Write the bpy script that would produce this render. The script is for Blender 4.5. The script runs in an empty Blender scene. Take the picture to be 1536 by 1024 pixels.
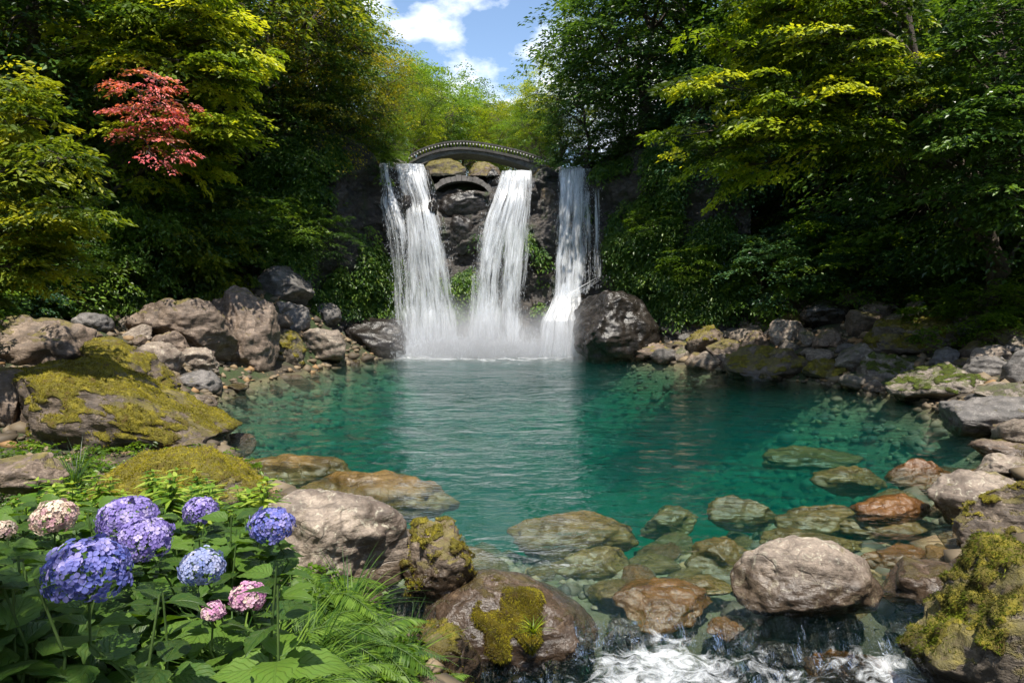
import bpy, bmesh, math, random
import numpy as np
from mathutils import Vector, Matrix
random.seed(7)
sc = bpy.context.scene
COL = sc.collection
PI = math.pi
# ---------------------------------------------------------------- camera
FPX, PITCH, CAMZ = 1024.0, math.radians(5.13), 2.5
cam = bpy.data.cameras.new('camera'); camo = bpy.data.objects.new('camera', cam); COL.objects.link(camo)
cam.sensor_width = 36; cam.lens = 24; cam.clip_end = 2000; cam.clip_start = .05
camo.location = (0, 0, CAMZ); camo.rotation_euler = (PI/2-PITCH, 0, 0)
sc.camera = camo
cP, sP = math.cos(PITCH), math.sin(PITCH)
def ray(u, v):
    a, b = (u-768)/FPX, (512-v)/FPX          # right, up ; forward = 1
    return a, cP + b*sP, -sP + b*cP           # x, y, z
def at(u, v, Y):
    x, y, z = ray(u, v); k = Y/y
    return np.array((x*k, Y, CAMZ+z*k))
def on_z(u, v, z0):
    x, y, z = ray(u, v); k = (z0-CAMZ)/z
    return np.array((x*k, y*k, z0))
# ---------------------------------------------------------------- noise
_rp = np.random.RandomState(11)
_perm = np.tile(_rp.permutation(256), 3)
_g = _rp.normal(size=(256, 3)); _g /= np.linalg.norm(_g, axis=1)[:, None]
def pnoise(p):
    p = np.asarray(p, float); i = np.floor(p).astype(int); f = p-i; i &= 255
    w = f*f*f*(f*(f*6-15)+10); r = 0
    for dx in (0, 1):
        for dy in (0, 1):
            for dz in (0, 1):
                h = _perm[_perm[_perm[i[..., 0]+dx]+i[..., 1]+dy]+i[..., 2]+dz] & 255
                g = _g[h]
                d = g[..., 0]*(f[..., 0]-dx)+g[..., 1]*(f[..., 1]-dy)+g[..., 2]*(f[..., 2]-dz)
                wx = w[..., 0] if dx else 1-w[..., 0]; wy = w[..., 1] if dy else 1-w[..., 1]; wz = w[..., 2] if dz else 1-w[..., 2]
                r = r+d*wx*wy*wz
    return r*1.6
def fbm(p, o=4, lac=2.03, gain=.5):
    p = np.asarray(p, float); r = 0; a = 1
    for k in range(o):
        r = r+a*pnoise(p*lac**k+k*17.3); a *= gain
    return r
def sstep(a, b, x):
    t = np.clip((x-a)/(b-a), 0, 1); return t*t*(3-2*t)
# ---------------------------------------------------------------- mesh / object helpers
def mesh_np(name, V, F, smooth=True, mat=None, attrs=None, uv=None):
    """F: list of int arrays (n,k)"""
    V = np.asarray(V, float)
    F = [np.asarray(f, int) for f in (F if isinstance(F, list) else [F]) if len(f)]
    me = bpy.data.meshes.new(name)
    me.vertices.add(len(V)); me.vertices.foreach_set('co', V.ravel())
    loops = np.concatenate([f.ravel() for f in F]); tot = np.concatenate([np.full(len(f), f.shape[1]) for f in F])
    st = np.concatenate([[0], np.cumsum(tot)[:-1]])
    me.loops.add(len(loops)); me.loops.foreach_set('vertex_index', loops.astype(np.int32))
    me.polygons.add(len(tot)); me.polygons.foreach_set('loop_start', st.astype(np.int32)); me.polygons.foreach_set('loop_total', tot.astype(np.int32))
    me.polygons.foreach_set('use_smooth', np.full(len(tot), smooth, dtype=bool))
    if attrs:
        for k, (dom, arr) in attrs.items():
            a = me.attributes.new(k, 'FLOAT', dom); a.data.foreach_set('value', np.asarray(arr, dtype=np.float32))
    if uv is not None:
        l = me.uv_layers.new(name='UVMap'); l.data.foreach_set('uv', np.asarray(uv)[loops].astype(np.float32).ravel())
    me.update(calc_edges=True); me.validate()
    if mat: me.materials.append(mat)
    return me
def obj(name, me, parent=None, loc=(0, 0, 0)):
    o = bpy.data.objects.new(name, me); COL.objects.link(o); o.location = loc
    if parent: o.parent = parent
    return o
def tag(o, label=None, cat=None, group=None, kind=None):
    if label: o['label'] = label
    if cat: o['category'] = cat
    if group: o['group'] = group
    if kind: o['kind'] = kind
    return o
def thing(name, label, cat, loc=(0, 0, 0), group=None):
    return tag(obj(name, None, None, loc), label, cat, group)
class MB:
    def __init__(s): s.V = []; s.F = []; s.n = 0
    def add(s, V, F):
        V = np.asarray(V, float); s.V.append(V); s.F.append(np.asarray(F, int)+s.n); s.n += len(V)
    def tube(s, pts, rad, k=6):
        pts = np.asarray(pts, float); n = len(pts); rad = np.broadcast_to(rad, (n,))
        T = np.gradient(pts, axis=0); T /= np.linalg.norm(T, axis=1)[:, None]+1e-9
        ref = np.array((0, 0, 1.)) if abs(T[:, 2]).mean() < .8 else np.array((1., 0, 0))
        A = np.cross(T, ref); A /= np.linalg.norm(A, axis=1)[:, None]+1e-9; B = np.cross(T, A)
        th = np.arange(k)*2*PI/k
        V = (pts[:, None]+rad[:, None, None]*(np.cos(th)[None, :, None]*A[:, None]+np.sin(th)[None, :, None]*B[:, None])).reshape(-1, 3)
        i = np.arange(n-1)[:, None]*k; j = np.arange(k)[None]; j2 = (j+1) % k
        s.add(V, np.stack([i+j, i+j2, i+k+j2, i+k+j], -1).reshape(-1, 4))
    def box(s, c, h, R=None):
        c = np.asarray(c, float); d = np.array([(x, y, z) for x in (-1, 1) for y in (-1, 1) for z in (-1, 1)], float)*np.asarray(h)
        if R is not None: d = d@np.asarray(R).T
        s.add(d+c, [(0, 1, 3, 2), (4, 6, 7, 5), (0, 4, 5, 1), (2, 3, 7, 6), (0, 2, 6, 4), (1, 5, 7, 3)])
    def grid(s, P):
        P = np.asarray(P, float); n, m = P.shape[:2]
        i = np.arange(n-1)[:, None]*m; j = np.arange(m-1)[None]
        s.add(P.reshape(-1, 3), np.stack([i+j, i+j+1, i+m+j+1, i+m+j], -1).reshape(-1, 4))
    def mesh(s, name, mat, smooth=True, **k): return mesh_np(name, np.concatenate(s.V), s.F, smooth, mat, **k)
# ---------------------------------------------------------------- material helpers
class NT:
    def __init__(s, name):
        s.m = bpy.data.materials.new(name); s.m.use_nodes = True; s.t = s.m.node_tree; s.t.nodes.clear()
        s.out = s.t.nodes.new('ShaderNodeOutputMaterial')
    def n(s, typ, ins=None, **props):
        d = s.t.nodes.new('ShaderNode'+typ)
        for k, v in props.items(): setattr(d, k, v)
        for k, v in (ins or {}).items():
            i = d.inputs[k]
            if hasattr(v, 'is_linked') or isinstance(v, bpy.types.NodeSocket): s.t.links.new(v, i)
            else: i.default_value = v
        return d
    def math(s, op, a, b=0., c=0., clamp=False): return s.n('Math', {0: a, 1: b, 2: c}, operation=op, use_clamp=clamp).outputs[0]
    def mix(s, f, a, b): return s.n('MixRGB', {0: f, 1: a, 2: b}).outputs[0]
    def ramp(s, f, stops, interp='LINEAR'):
        d = s.n('ValToRGB', {0: f}); r = d.color_ramp; r.interpolation = interp
        while len(r.elements) < len(stops): r.elements.new(.5)
        for e, (p, c) in zip(r.elements, stops): e.position = p; e.color = (c, c, c, 1) if not isinstance(c, tuple) else (*c, 1)
        return d.outputs[0]
    def noise(s, vec, scale, detail=4, rough=.55, dist=0.): return s.n('TexNoise', {'Vector': vec, 'Scale': scale, 'Detail': detail, 'Roughness': rough, 'Distortion': dist}).outputs['Fac']
    def link(s, a, b): s.t.links.new(a, b)
    def maprange(s, v, a, b, c=0., d=1.): return s.n('MapRange', {0: v, 1: a, 2: b, 3: c, 4: d}).outputs[0]

def rock_mat(name, c1, c2, moss=None, mossc=((.17, .15, .012), (.08, .075, .008), (.10, .05, .015)), lichen=.35, wet=.16, rough=.8, allwet=False, scale=1.):
    q = NT(name); geo = q.n('NewGeometry'); tc = q.n('TexCoord'); oi = q.n('ObjectInfo')
    off = q.n('VectorMath', {0: tc.outputs['Object'], 1: q.n('CombineXYZ', {0: q.math('MULTIPLY', oi.outputs['Random'], 37.), 1: q.math('MULTIPLY', oi.outputs['Random'], 11.)}).outputs[0]}, operation='ADD').outputs[0]
    big = q.noise(off, 1.6*scale, 5, .6, .6); med = q.noise(off, 7*scale, 6, .65, .3); fine = q.noise(off, 45*scale, 4, .7)
    col = q.mix(q.maprange(big, .35, .65), c1+(1,), c2+(1,))
    col = q.mix(q.maprange(med, .5, .72, 0, .75), col, tuple(x*.38 for x in c1)+(1,))
    # pale lichen blotches
    lm = q.math('MULTIPLY', q.maprange(q.noise(off, 11*scale, 5, .7, 1.2), .56, .63), lichen)
    col = q.mix(lm, col, (min(c2[0]*1.9, .6), min(c2[1]*1.95, .58), min(c2[2]*1.9, .52), 1))
    sp = q.maprange(fine, .35, .7, .72, 1.22)
    col = q.n('MixRGB', {0: 1., 1: col, 2: q.n('CombineXYZ', {0: sp, 1: sp, 2: sp}).outputs[0]}, blend_type='MULTIPLY').outputs[0]
    st_ = q.noise(q.n('Mapping', {'Vector': off, 'Rotation': (.5, .35, 0), 'Scale': (1, 1, 5)}).outputs[0], 2.2*scale, 5, .65, .5)
    col = q.mix(q.maprange(st_, .48, .62, 0, .55), col, tuple(x*.5 for x in c1)+(1,))
    # cracks / strata
    vor = q.n('TexVoronoi', {'Vector': q.n('VectorMath', {0: off, 1: q.n('TexNoise', {'Vector': off, 'Scale': 2.2}).outputs['Color']}, operation='ADD').outputs[0], 'Scale': 2.1*scale}, feature='DISTANCE_TO_EDGE').outputs['Distance']
    crack = q.math('SUBTRACT', 1., q.maprange(vor, 0., .035))
    crack = q.math('MULTIPLY', crack, q.maprange(big, .42, .6))
    col = q.mix(q.math('MULTIPLY', crack, .4), col, tuple(x*.18 for x in c1)+(1,))
    h = q.math('ADD', q.math('MULTIPLY', st_, .7), q.math('MULTIPLY', med, .6)) if False else q.math('ADD', q.math('MULTIPLY', q.math('ADD', med, st_), .6), q.math('MULTIPLY', fine, .16))
    h = q.math('SUBTRACT', h, q.math('MULTIPLY', crack, .15))
    rg = q.maprange(med, .3, .7, rough, rough-.2)
    if moss is not None:
        nz = q.n('SeparateXYZ', {0: geo.outputs['Normal']}).outputs[2]
        mn = q.noise(off, 2.6*scale, 6, .72, .4)
        mm = q.maprange(q.math('ADD', nz, q.math('MULTIPLY', q.math('SUBTRACT', mn, .5), 2.6)), moss, moss+.16)
        mm = q.math('MAXIMUM', q.math('MULTIPLY', mm, .6), q.maprange(q.n('Attribute', attribute_name='moss').outputs['Fac'], .25, .6))
        mcn = q.noise(off, 9*scale, 5, .7)
        mc = q.ramp(mcn, [(.3, mossc[2]), (.48, mossc[1]), (.62, mossc[0]), (.75, tuple(min(1, x*1.5) for x in mossc[0]))])
        col = q.mix(mm, col, mc)
        mb = q.noise(off, 60, 3, .8)
        h = q.math('ADD', h, q.math('MULTIPLY', mm, q.math('ADD', q.math('MULTIPLY', mb, .9), .3)))
        rg = q.math('MAXIMUM', rg, mm)
    pz = q.n('SeparateXYZ', {0: geo.outputs['Position']}).outputs[2]
    if allwet: wm = q.maprange(q.noise(off, 3, 3), .2, .5, .75, 1.)
    else: wm = q.math('SUBTRACT', 1., q.maprange(q.math('SUBTRACT', pz, q.math('MULTIPLY', big, .12)), wet-.08, wet+.02))
    wc = q.n('MixRGB', {0: 1., 1: col, 2: (.42, .38, .33, 1)}, blend_type='MULTIPLY').outputs[0]
    col = q.mix(wm, col, wc)
    rg = q.mix(wm, rg, (.27, .27, .27, 1))
    bp = q.n('Bump', {'Strength': .75, 'Distance': .05, 'Height': h}).outputs[0]
    b = q.n('BsdfPrincipled', {'Base Color': col, 'Roughness': rg, 'Normal': bp})
    q.link(b.outputs[0], q.out.inputs[0]); return q.m

def leaf_mat(name, cols, transl=.45, rough=.45, spec=.35, objvar=.25, gain=1.):
    """cols: 3-4 colours picked by the per-leaf value"""
    g_ = gain; cols = [tuple(min(.9, x*g_) for x in c) for c in cols]
    q = NT(name); a = q.n('Attribute', attribute_name='rnd').outputs['Fac']; oi = q.n('ObjectInfo')
    f = q.math('ADD', a, q.math('MULTIPLY', q.math('SUBTRACT', oi.outputs['Random'], .5), objvar))
    n = len(cols); col = q.ramp(f, [(.12+.76*i/(n-1), c) for i, c in enumerate(cols)])
    p = q.n('BsdfPrincipled', {'Base Color': col, 'Roughness': rough, 'Specular IOR Level': spec})
    tcol = q.n('MixRGB', {0: 1., 1: col, 2: (1.7, 1.55, .55, 1)}, blend_type='MULTIPLY').outputs[0]
    t = q.n('BsdfTranslucent', {0: tcol})
    m = q.n('MixShader', {0: transl, 1: p.outputs[0], 2: t.outputs[0]})
    q.link(m.outputs[0], q.out.inputs[0]); return q.m
def simple_mat(name, c1, c2, scale=8, rough=.8, bump=.4, dist=.02):
    q = NT(name); tc = q.n('TexCoord').outputs['Object']
    n1 = q.noise(tc, scale, 6, .65, .4); n2 = q.noise(tc, scale*5, 4, .7)
    c = q.mix(q.maprange(n1, .35, .65), c1+(1,), c2+(1,))
    bp = q.n('Bump', {'Strength': bump, 'Distance': dist, 'Height': q.math('ADD', n1, q.math('MULTIPLY', n2, .4))}).outputs[0]
    b = q.n('BsdfPrincipled', {'Base Color': c, 'Roughness': rough, 'Normal': bp}); q.link(b.outputs[0], q.out.inputs[0]); return q.m

M = {}
OLIVE = ((.24, .195, .016), (.12, .105, .012), (.12, .07, .02))
GREENM = ((.10, .13, .012), (.05, .07, .008), (.06, .045, .015))
M['rock_warm'] = rock_mat('rock_warm', (.09, .062, .043), (.27, .20, .148), moss=.86, mossc=OLIVE, lichen=.4)
M['rock_pale'] = rock_mat('rock_pale', (.14, .105, .08), (.36, .29, .225), moss=1.12, mossc=OLIVE, lichen=.5)
M['rock_mossy'] = rock_mat('rock_mossy', (.10, .075, .055), (.20, .15, .11), moss=.5, mossc=OLIVE, lichen=.5)
M['rock_mossfull'] = rock_mat('rock_mossfull', (.10, .08, .06), (.20, .16, .12), moss=.12, mossc=OLIVE, lichen=.5)
M['rock_mossheavy'] = rock_mat('rock_mossheavy', (.06, .045, .034), (.17, .125, .09), moss=.62, mossc=OLIVE, lichen=.6)
M['rock_grey'] = rock_mat('rock_grey', (.085, .078, .072), (.20, .18, .165), moss=1.15, mossc=OLIVE, lichen=.4)
M['rock_greymoss'] = rock_mat('rock_greymoss', (.13, .108, .085), (.30, .25, .20), moss=.75, mossc=GREENM, lichen=.4)
M['rock_dark'] = rock_mat('rock_dark', (.035, .033, .035), (.10, .09, .085), allwet=True, lichen=.15)
M['rock_orange'] = rock_mat('rock_orange', (.22, .10, .028), (.38, .19, .06), allwet=True, lichen=.2)
M['rock_bed'] = rock_mat('rock_bed', (.25, .165, .045), (.46, .32, .12), lichen=.2, wet=5.)
# ---------------------------------------------------------------- terrain
POLY = np.array([(-.15, 3.4), (-.5, 4.3), (-1.35, 5.0), (-1.75, 5.8), (-1.8, 6.9), (-2.7, 7.8), (-3.9, 9.3), (-5.1, 11.5), (-6.3, 14), (-6.2, 17), (-5.2, 20), (-4.2, 22.4), (-3.6, 23.6),
                 (2.9, 23.6), (3.4, 22.6), (3.8, 21.5), (6.1, 18.3), (8.2, 14.9), (8.3, 11.8), (6.9, 9.3), (5.4, 7.6), (4.3, 6.2), (3.2, 4.9), (2.9, 3.5), (3.0, -8), (.6, -8), (.5, 1.5)])
CLIFF = np.array([(-26, 4), (-17, 13), (-12, 18), (-8.4, 20.3), (-6.4, 21.8), (-5.2, 23.2), (-4.7, 24.0), (3.0, 24.0), (4.0, 23.3), (5.2, 22.0), (8.0, 20.6), (12, 18.2), (17, 13), (26, 4)])
def seg_dist(x, y, P, closed=True):
    best = np.full(np.shape(x), 1e9); n = len(P)
    for i in range(n if closed else n-1):
        ax, ay = P[i]; bx, by = P[(i+1) % n]; dx, dy = bx-ax, by-ay
        t = np.clip(((x-ax)*dx+(y-ay)*dy)/(dx*dx+dy*dy), 0, 1)
        best = np.minimum(best, np.hypot(x-ax-t*dx, y-ay-t*dy))
    return best
def inside(x, y, P):
    r = np.zeros(np.shape(x), bool); n = len(P)
    for i in range(n):
        ax, ay = P[i]; bx, by = P[(i+1) % n]
        if ay == by: continue
        c = ((ay > y) != (by > y)) & (x < (bx-ax)*(y-ay)/(by-ay)+ax); r ^= c
    return r
def shore(x, y):
    d = seg_dist(x, y, POLY); return np.where(inside(x, y, POLY), -d, d)
def cliffd(x, y):      # >0 behind the cliff line
    d = seg_dist(x, y, CLIFF, False); yl = np.interp(x, CLIFF[:, 0], CLIFF[:, 1]); return np.where(y > yl, d, -d)
def terrain(x, y):
    x = np.asarray(x, float); y = np.asarray(y, float)
    d = shore(x, y); c = cliffd(x, y)
    p3 = np.stack([x*.35, y*.35, 0*x], -1); nz = fbm(p3, 4)
    side = np.interp(d, [0, .6, 2, 4, 5.5, 7, 10, 15, 25, 60], [0, .3, .85, 1.7, 2.5, 4.4, 8.2, 11.5, 15, 22])
    near = np.interp(d, [0, .3, 1, 3, 5, 7.5, 12, 30], [0, .25, .36, .46, .9, 3.2, 8, 15])-.22*sstep(5.6, 6.8, y)*sstep(.1, .8, d)*sstep(4, 2.5, d)+.42*sstep(5.2, 3.6, y)*sstep(.1, .9, d)
    k = sstep(8.0, 12.0, y); side = near*(1-k)+side*k
    side = side+nz*.35*np.clip(d/3, 0, 1)*k+1.25*np.exp(-((x+7.3)/1.9)**2-((y-20.6)/1.7)**2)*sstep(0, 1.2, d)
    xc = -.9+.05*(y-24)
    hb = 6.0+.78*np.clip(np.abs(x-xc)-3.7, 0, 14)+.06*np.clip(y-26, 0, 60)+nz*.4*np.clip((y-25)/4, 0, 1)
    out = side+(np.maximum(side*0, hb)-side)*sstep(.15, .8+1.1*np.clip(np.abs(x-xc)-5.2, 0, 7), c)
    # bed
    k2 = sstep(6.3, 11.5, y+.35*x*0-.25*np.clip(x, 0, 6)); dd = -d
    deep = np.interp(dd, [0, .5, 2, 4, 8], [0, -.6, -2.1, -3.2, -3.8])
    shal = np.interp(dd, [0, .4, 1.5, 4], [0, -.3, -.5, -.62])
    bed = shal*(1-k2)+deep*k2-.42*sstep(5.7, 5.0, y)
    bed = bed+nz*.1
    return np.where(d > 0, out, bed)
def ground_at(u, v, zmin=-.02):
    x, y, z = ray(u, v); t = np.linspace(2., 60, 3000)
    X, Y, Z = x*t, y*t, CAMZ+z*t; h = np.maximum(terrain(X, Y), zmin)
    i = int(np.argmax(Z < h)); return np.array((X[i], Y[i], h[i]))
def axis(lo, hi, a, b, fine, coarse):
    r = [a]
    while r[-1] < b: r.append(r[-1]+fine)
    s = fine
    while r[-1] < hi: s = min(s*1.12, coarse); r.append(r[-1]+s)
    s = fine
    while r[0] > lo: s = min(s*1.12, coarse); r.insert(0, r[0]-s)
    return np.array(r)
gx = axis(-90, 90, -13, 13, .11, 4); gy = axis(-30, 170, 1, 27, .11, 4)
X, Y = np.meshgrid(gx, gy); Z = terrain(X, Y)
Z = Z+.05*fbm(np.stack([X*1.7, Y*1.7, 0*X+5], -1), 3)*(shore(X, Y) > -.1)
q = NT('ground'); geo = q.n('NewGeometry'); pos = geo.outputs['Position']; pz = q.n('SeparateXYZ', {0: pos}).outputs[2]
n1 = q.noise(pos, .8, 6, .6, .4); n2 = q.noise(pos, 9, 5, .7); n3 = q.noise(pos, 40, 3, .7)
soil = q.mix(q.maprange(n1, .4, .62), (.055, .042, .028, 1), (.035, .055, .014, 1))
soil = q.mix(q.maprange(n2, .55, .7, 0, .6), soil, (.11, .085, .06, 1))
bedc = q.mix(q.maprange(n1, .35, .65), (.12, .10, .05, 1), (.22, .19, .10, 1)); bedc = q.mix(q.maprange(n2, .5, .65, 0, .7), bedc, (.10, .09, .05, 1))
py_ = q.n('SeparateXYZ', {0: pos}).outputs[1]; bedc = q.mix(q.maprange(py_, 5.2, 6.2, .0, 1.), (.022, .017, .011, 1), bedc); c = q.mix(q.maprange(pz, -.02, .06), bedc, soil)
bp = q.n('Bump', {'Strength': .8, 'Distance': .08, 'Height': q.math('ADD', n2, q.math('MULTIPLY', n3, .3))}).outputs[0]
b = q.n('BsdfPrincipled', {'Base Color': c, 'Roughness': .9, 'Normal': bp}); q.link(b.outputs[0], q.out.inputs[0]); M['ground'] = q.m
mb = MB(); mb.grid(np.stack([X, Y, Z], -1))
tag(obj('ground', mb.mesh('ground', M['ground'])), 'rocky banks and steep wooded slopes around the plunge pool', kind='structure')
# ---------------------------------------------------------------- cliff (behind the falls, running out to both sides)
def resample(P, n):
    P = np.asarray(P, float); s = np.concatenate([[0], np.cumsum(np.hypot(*np.diff(P, axis=0).T))]); t = np.linspace(0, s[-1], n)
    return np.stack([np.interp(t, s, P[:, 0]), np.interp(t, s, P[:, 1])], -1), t
cp, cs = resample([(-8.0, 21.2), (-6.4, 21.8), (-5.2, 23.2), (-4.7, 24.0), (3.0, 24.0), (4.0, 23.3), (5.2, 22.0), (7.4, 21.4)], 420)
cn = np.gradient(cp, axis=0); cn = np.stack([cn[:, 1], -cn[:, 0]], -1); cn /= np.linalg.norm(cn, axis=1)[:, None]   # towards the pool
for _ in range(30): cn[1:-1] = (cn[:-2]+cn[1:-1]*2+cn[2:])/4
cn /= np.linalg.norm(cn, axis=1)[:, None]
def cliff_top(x):
    x = np.asarray(x, float)
    t = np.interp(x, [-12, -8.4, -6.6, -5.4, -4.75, -4.5, -2.9, -2.6, -.9, -.6, .75, 1.0, 1.45, 1.7, 2.7, 3.1, 4.2, 6, 9, 12], [4, 5.6, 7.3, 7.2, 6.9, 6.25, 6.2, 5.55, 5.55, 6.05, 6.05, 6.35, 6.3, 6.1, 6.1, 6.5, 6.8, 7.0, 5, 4])
    return t
def cliff_point(i_frac, z):
    """surface point for a column (float index) and height"""
    i = np.clip(i_frac, 0, len(cp)-1); i0 = np.floor(i).astype(int).clip(0, len(cp)-2); f = (i-i0)[..., None]
    P = cp[i0]*(1-f)+cp[i0+1]*f; N = cn[i0]*(1-f)+cn[i0+1]*f; s = cs[i0]
    q3 = np.stack([s*.55, 0*s+3, z*.8], -1)
    blk = fbm(np.stack([np.floor(s*1.1+.5*pnoise(q3*1.5))*1.7, 0*s, np.floor(z*1.3+.9*pnoise(q3*.9+4))*2.3], -1)+.37, 1)*.22
    off = .32*fbm(q3, 4)+blk+.07*fbm(np.stack([s*3, 0*s, z*5], -1), 3)+.45*sstep(2.2, -.5, z)-.1
    off = off+.16*np.sin(z*2.2+2*pnoise(q3))*.6
    return np.stack([P[..., 0]+N[..., 0]*off, P[..., 1]+N[..., 1]*off, z+0*s], -1)
nr = 150
I = np.arange(len(cp)); tops = cliff_top(cp[:, 0])+.18*fbm(np.stack([cs*1.3, 0*cs, 0*cs], -1), 3)
R = []
for r in range(nr):
    z = -1.2+(tops+1.2)*r/(nr-1); R.append(cliff_point(I.astype(float), z))
last = R[-1]
for k, (bk, up) in enumerate([(.12, .05), (.4, .08), (.9, .02), (1.8, -.5)]):
    e = last.copy(); e[:, 0] -= cn[:, 0]*bk; e[:, 1] -= cn[:, 1]*bk; e[:, 2] += up+.05*pnoise(e*2); R.append(e)
mb = MB(); mb.grid(np.array(R))
q = NT('cliff_rock'); tc = q.n('NewGeometry').outputs['Position']
mp = q.n('Mapping', {'Vector': tc, 'Scale': (1, 1, 2.2)}).outputs[0]; mv = q.n('Mapping', {'Vector': tc, 'Scale': (3, 3, .35)}).outputs[0]
n1 = q.noise(mp, 1.3, 6, .65, .8); n2 = q.noise(mp, 7, 6, .7, .5); n3 = q.noise(mv, 1.2, 4, .6)
c = q.mix(q.maprange(n1, .35, .68), (.028, .026, .024, 1), (.085, .07, .058, 1)); c = q.mix(q.maprange(n2, .52, .7, 0, .8), c, (.018, .017, .016, 1))
c = q.mix(q.maprange(n3, .56, .7, 0, .8), c, (.035, .06, .012, 1))
bp = q.n('Bump', {'Strength': 1., 'Distance': .15, 'Height': q.math('ADD', n1, q.math('MULTIPLY', n2, .5))}).outputs[0]
b = q.n('BsdfPrincipled', {'Base Color': c, 'Roughness': q.maprange(n2, .3, .7, .22, .6), 'Normal': bp}); q.link(b.outputs[0], q.out.inputs[0]); M['cliff'] = q.m
tag(obj('cliff', mb.mesh('cliff', M['cliff'])), 'dark wet cliff behind the three waterfalls', kind='structure')
# ---------------------------------------------------------------- water
def water_z(x, y):
    yb = 5.32+.12*pnoise(np.stack([x*1.4, 0*x, 0*x], -1))-.25*sstep(1.7, 2.6, x)+.0*x
    drop = sstep(yb+.02, yb-.42, y); run = np.clip(yb-.42-y, 0, 8)
    z = -.33*drop-.07*run
    turb = drop
    z = z+turb*.08*fbm(np.stack([x*5, y*3.2, 0*x+2], -1), 4)+turb*.035*fbm(np.stack([x*14, y*7, 0*x+2], -1), 3)
    z = z-.06*sstep(yb+.9, yb, y)*(1-drop)*np.exp(-((x-1.1)/1.2)**2)
    calm = .006*fbm(np.stack([x*1.2, y*2.6, 0*x], -1), 3)*sstep(23.5, 6, y)
    fall = sstep(20.5, 23.2, y); z = z+calm+fall*.09*fbm(np.stack([x*2.2, y*3, 0*x], -1), 4)
    return z, turb, fall
wx = axis(-16, 16, -3, 8, .07, .5); wy = axis(-9, 26, 3.6, 8, .035, .16)
wy = np.concatenate([wy[wy < 20.], np.arange(20., 25.2, .07)])
X, Y = np.meshgrid(wx, wy); Zw, turb, fall = water_z(X, Y)
th = fbm(np.stack([X*.9, Y*.9, 0*X], -1), 3)
foam = turb*np.clip(.25+.52*np.exp(-((X-1.25)/.8)**2-((Y-4.7)/.48)**2)+.42*np.exp(-((X-2.6)/.42)**2-((Y-5.0)/.4)**2)+.3*np.exp(-((X-3.0)/.5)**2-((Y-4.4)/.5)**2), 0, 1)
foam = foam+.12*np.exp(-((Y-5.2)/.25)**2)*np.exp(-((X-1.0)/.5)**2)
fx = sstep(-4.6, -3.4, X)*sstep(3.2, 2.3, X)
foam = np.maximum(foam, fx*sstep(21.6+.4*th, 23.3, Y)*1.1)
foam = np.maximum(foam, fx*.72*sstep(19.3, 22.3, Y+.5*th))
n, m = X.shape; top = np.stack([X, Y, Zw], -1).reshape(-1, 3); bot = top.copy(); bot[:, 2] = -6
i = np.arange(n-1)[:, None]*m; j = np.arange(m-1)[None]
ft = np.stack([i+j, i+j+1, i+m+j+1, i+m+j], -1).reshape(-1, 4); fb = ft[:, ::-1]+n*m
def edge(a): a = np.asarray(a); return np.stack([a[:-1], a[1:], a[1:]+n*m, a[:-1]+n*m], -1)
e = [edge(np.arange(m))[:, ::-1], edge((n-1)*m+np.arange(m)), edge(np.arange(n)*m), edge(np.arange(n)*m+m-1)[:, ::-1]]
q = NT('water'); pos = q.n('NewGeometry').outputs['Position']
fo = q.n('Attribute', attribute_name='foam').outputs['Fac']; tu = q.n('Attribute', attribute_name='turb').outputs['Fac']
m1 = q.n('Mapping', {'Vector': pos, 'Scale': (.75, 1.5, 1)}).outputs[0]; m2 = q.n('Mapping', {'Vector': pos, 'Scale': (4.5, 1.3, 1), 'Rotation': (0, 0, .25)}).outputs[0]
w1 = q.noise(m1, 2.6, 3, .55, .6); w2 = q.noise(m1, 9., 3, .6, .8); w3 = q.noise(m2, 4, 4, .6, .8)
wh = q.math('ADD', q.math('ADD', w1, q.math('MULTIPLY', w2, .28)), q.math('MULTIPLY', w3, q.math('MULTIPLY', tu, 5.5)))
wh = q.math('MULTIPLY', wh, q.math('MAXIMUM', q.maprange(q.noise(q.n('Mapping', {'Vector': pos, 'Scale': (.35, .6, 1)}).outputs[0], 1.3, 3, .6, .6), .38, .62, .35, 1.1), tu)); bp = q.n('Bump', {'Strength': 1., 'Distance': .10, 'Height': wh}).outputs[0]
fr = q.n('Fresnel', {'IOR': 1.333, 'Normal': bp}).outputs[0]
gl = q.n('BsdfGlossy', {'Roughness': .03, 'Normal': bp, 'Color': (1, 1, 1, 1)}, distribution='GGX')
tr = q.n('BsdfTransparent', {0: (1, 1, 1, 1)})
s1 = q.n('MixShader', {0: fr, 1: tr.outputs[0], 2: gl.outputs[0]})
fn = q.noise(q.n('Mapping', {'Vector': pos, 'Scale': (.75, 1.5, 1), 'Rotation': (0, 0, .35)}).outputs[0], 7, 8, .72, 1.1)
fl = q.noise(pos, 2.3, 3, .6, .5)
fmask = q.maprange(q.math('ADD', q.math('ADD', q.math('MULTIPLY', fo, 1.25), q.math('MULTIPLY', q.math('SUBTRACT', fn, .5), 1.9)), q.math('MULTIPLY', q.math('SUBTRACT', fl, .5), .8)), .66, 1.5)
fd = q.n('BsdfDiffuse', {0: (.82, .85, .88, 1), 'Normal': q.n('Bump', {'Strength': .8, 'Distance': .03, 'Height': fn}).outputs[0]})
s2 = q.n('MixShader', {0: fmask, 1: s1.outputs[0], 2: fd.outputs[0]}); q.link(s2.outputs[0], q.out.inputs[0])
vs = q.n('VolumeScatter', {'Color': (.01, .37, .35, 1), 'Density': .06}); va = q.n('VolumeAbsorption', {'Color': (.24, .79, .745, 1), 'Density': .55})
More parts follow.
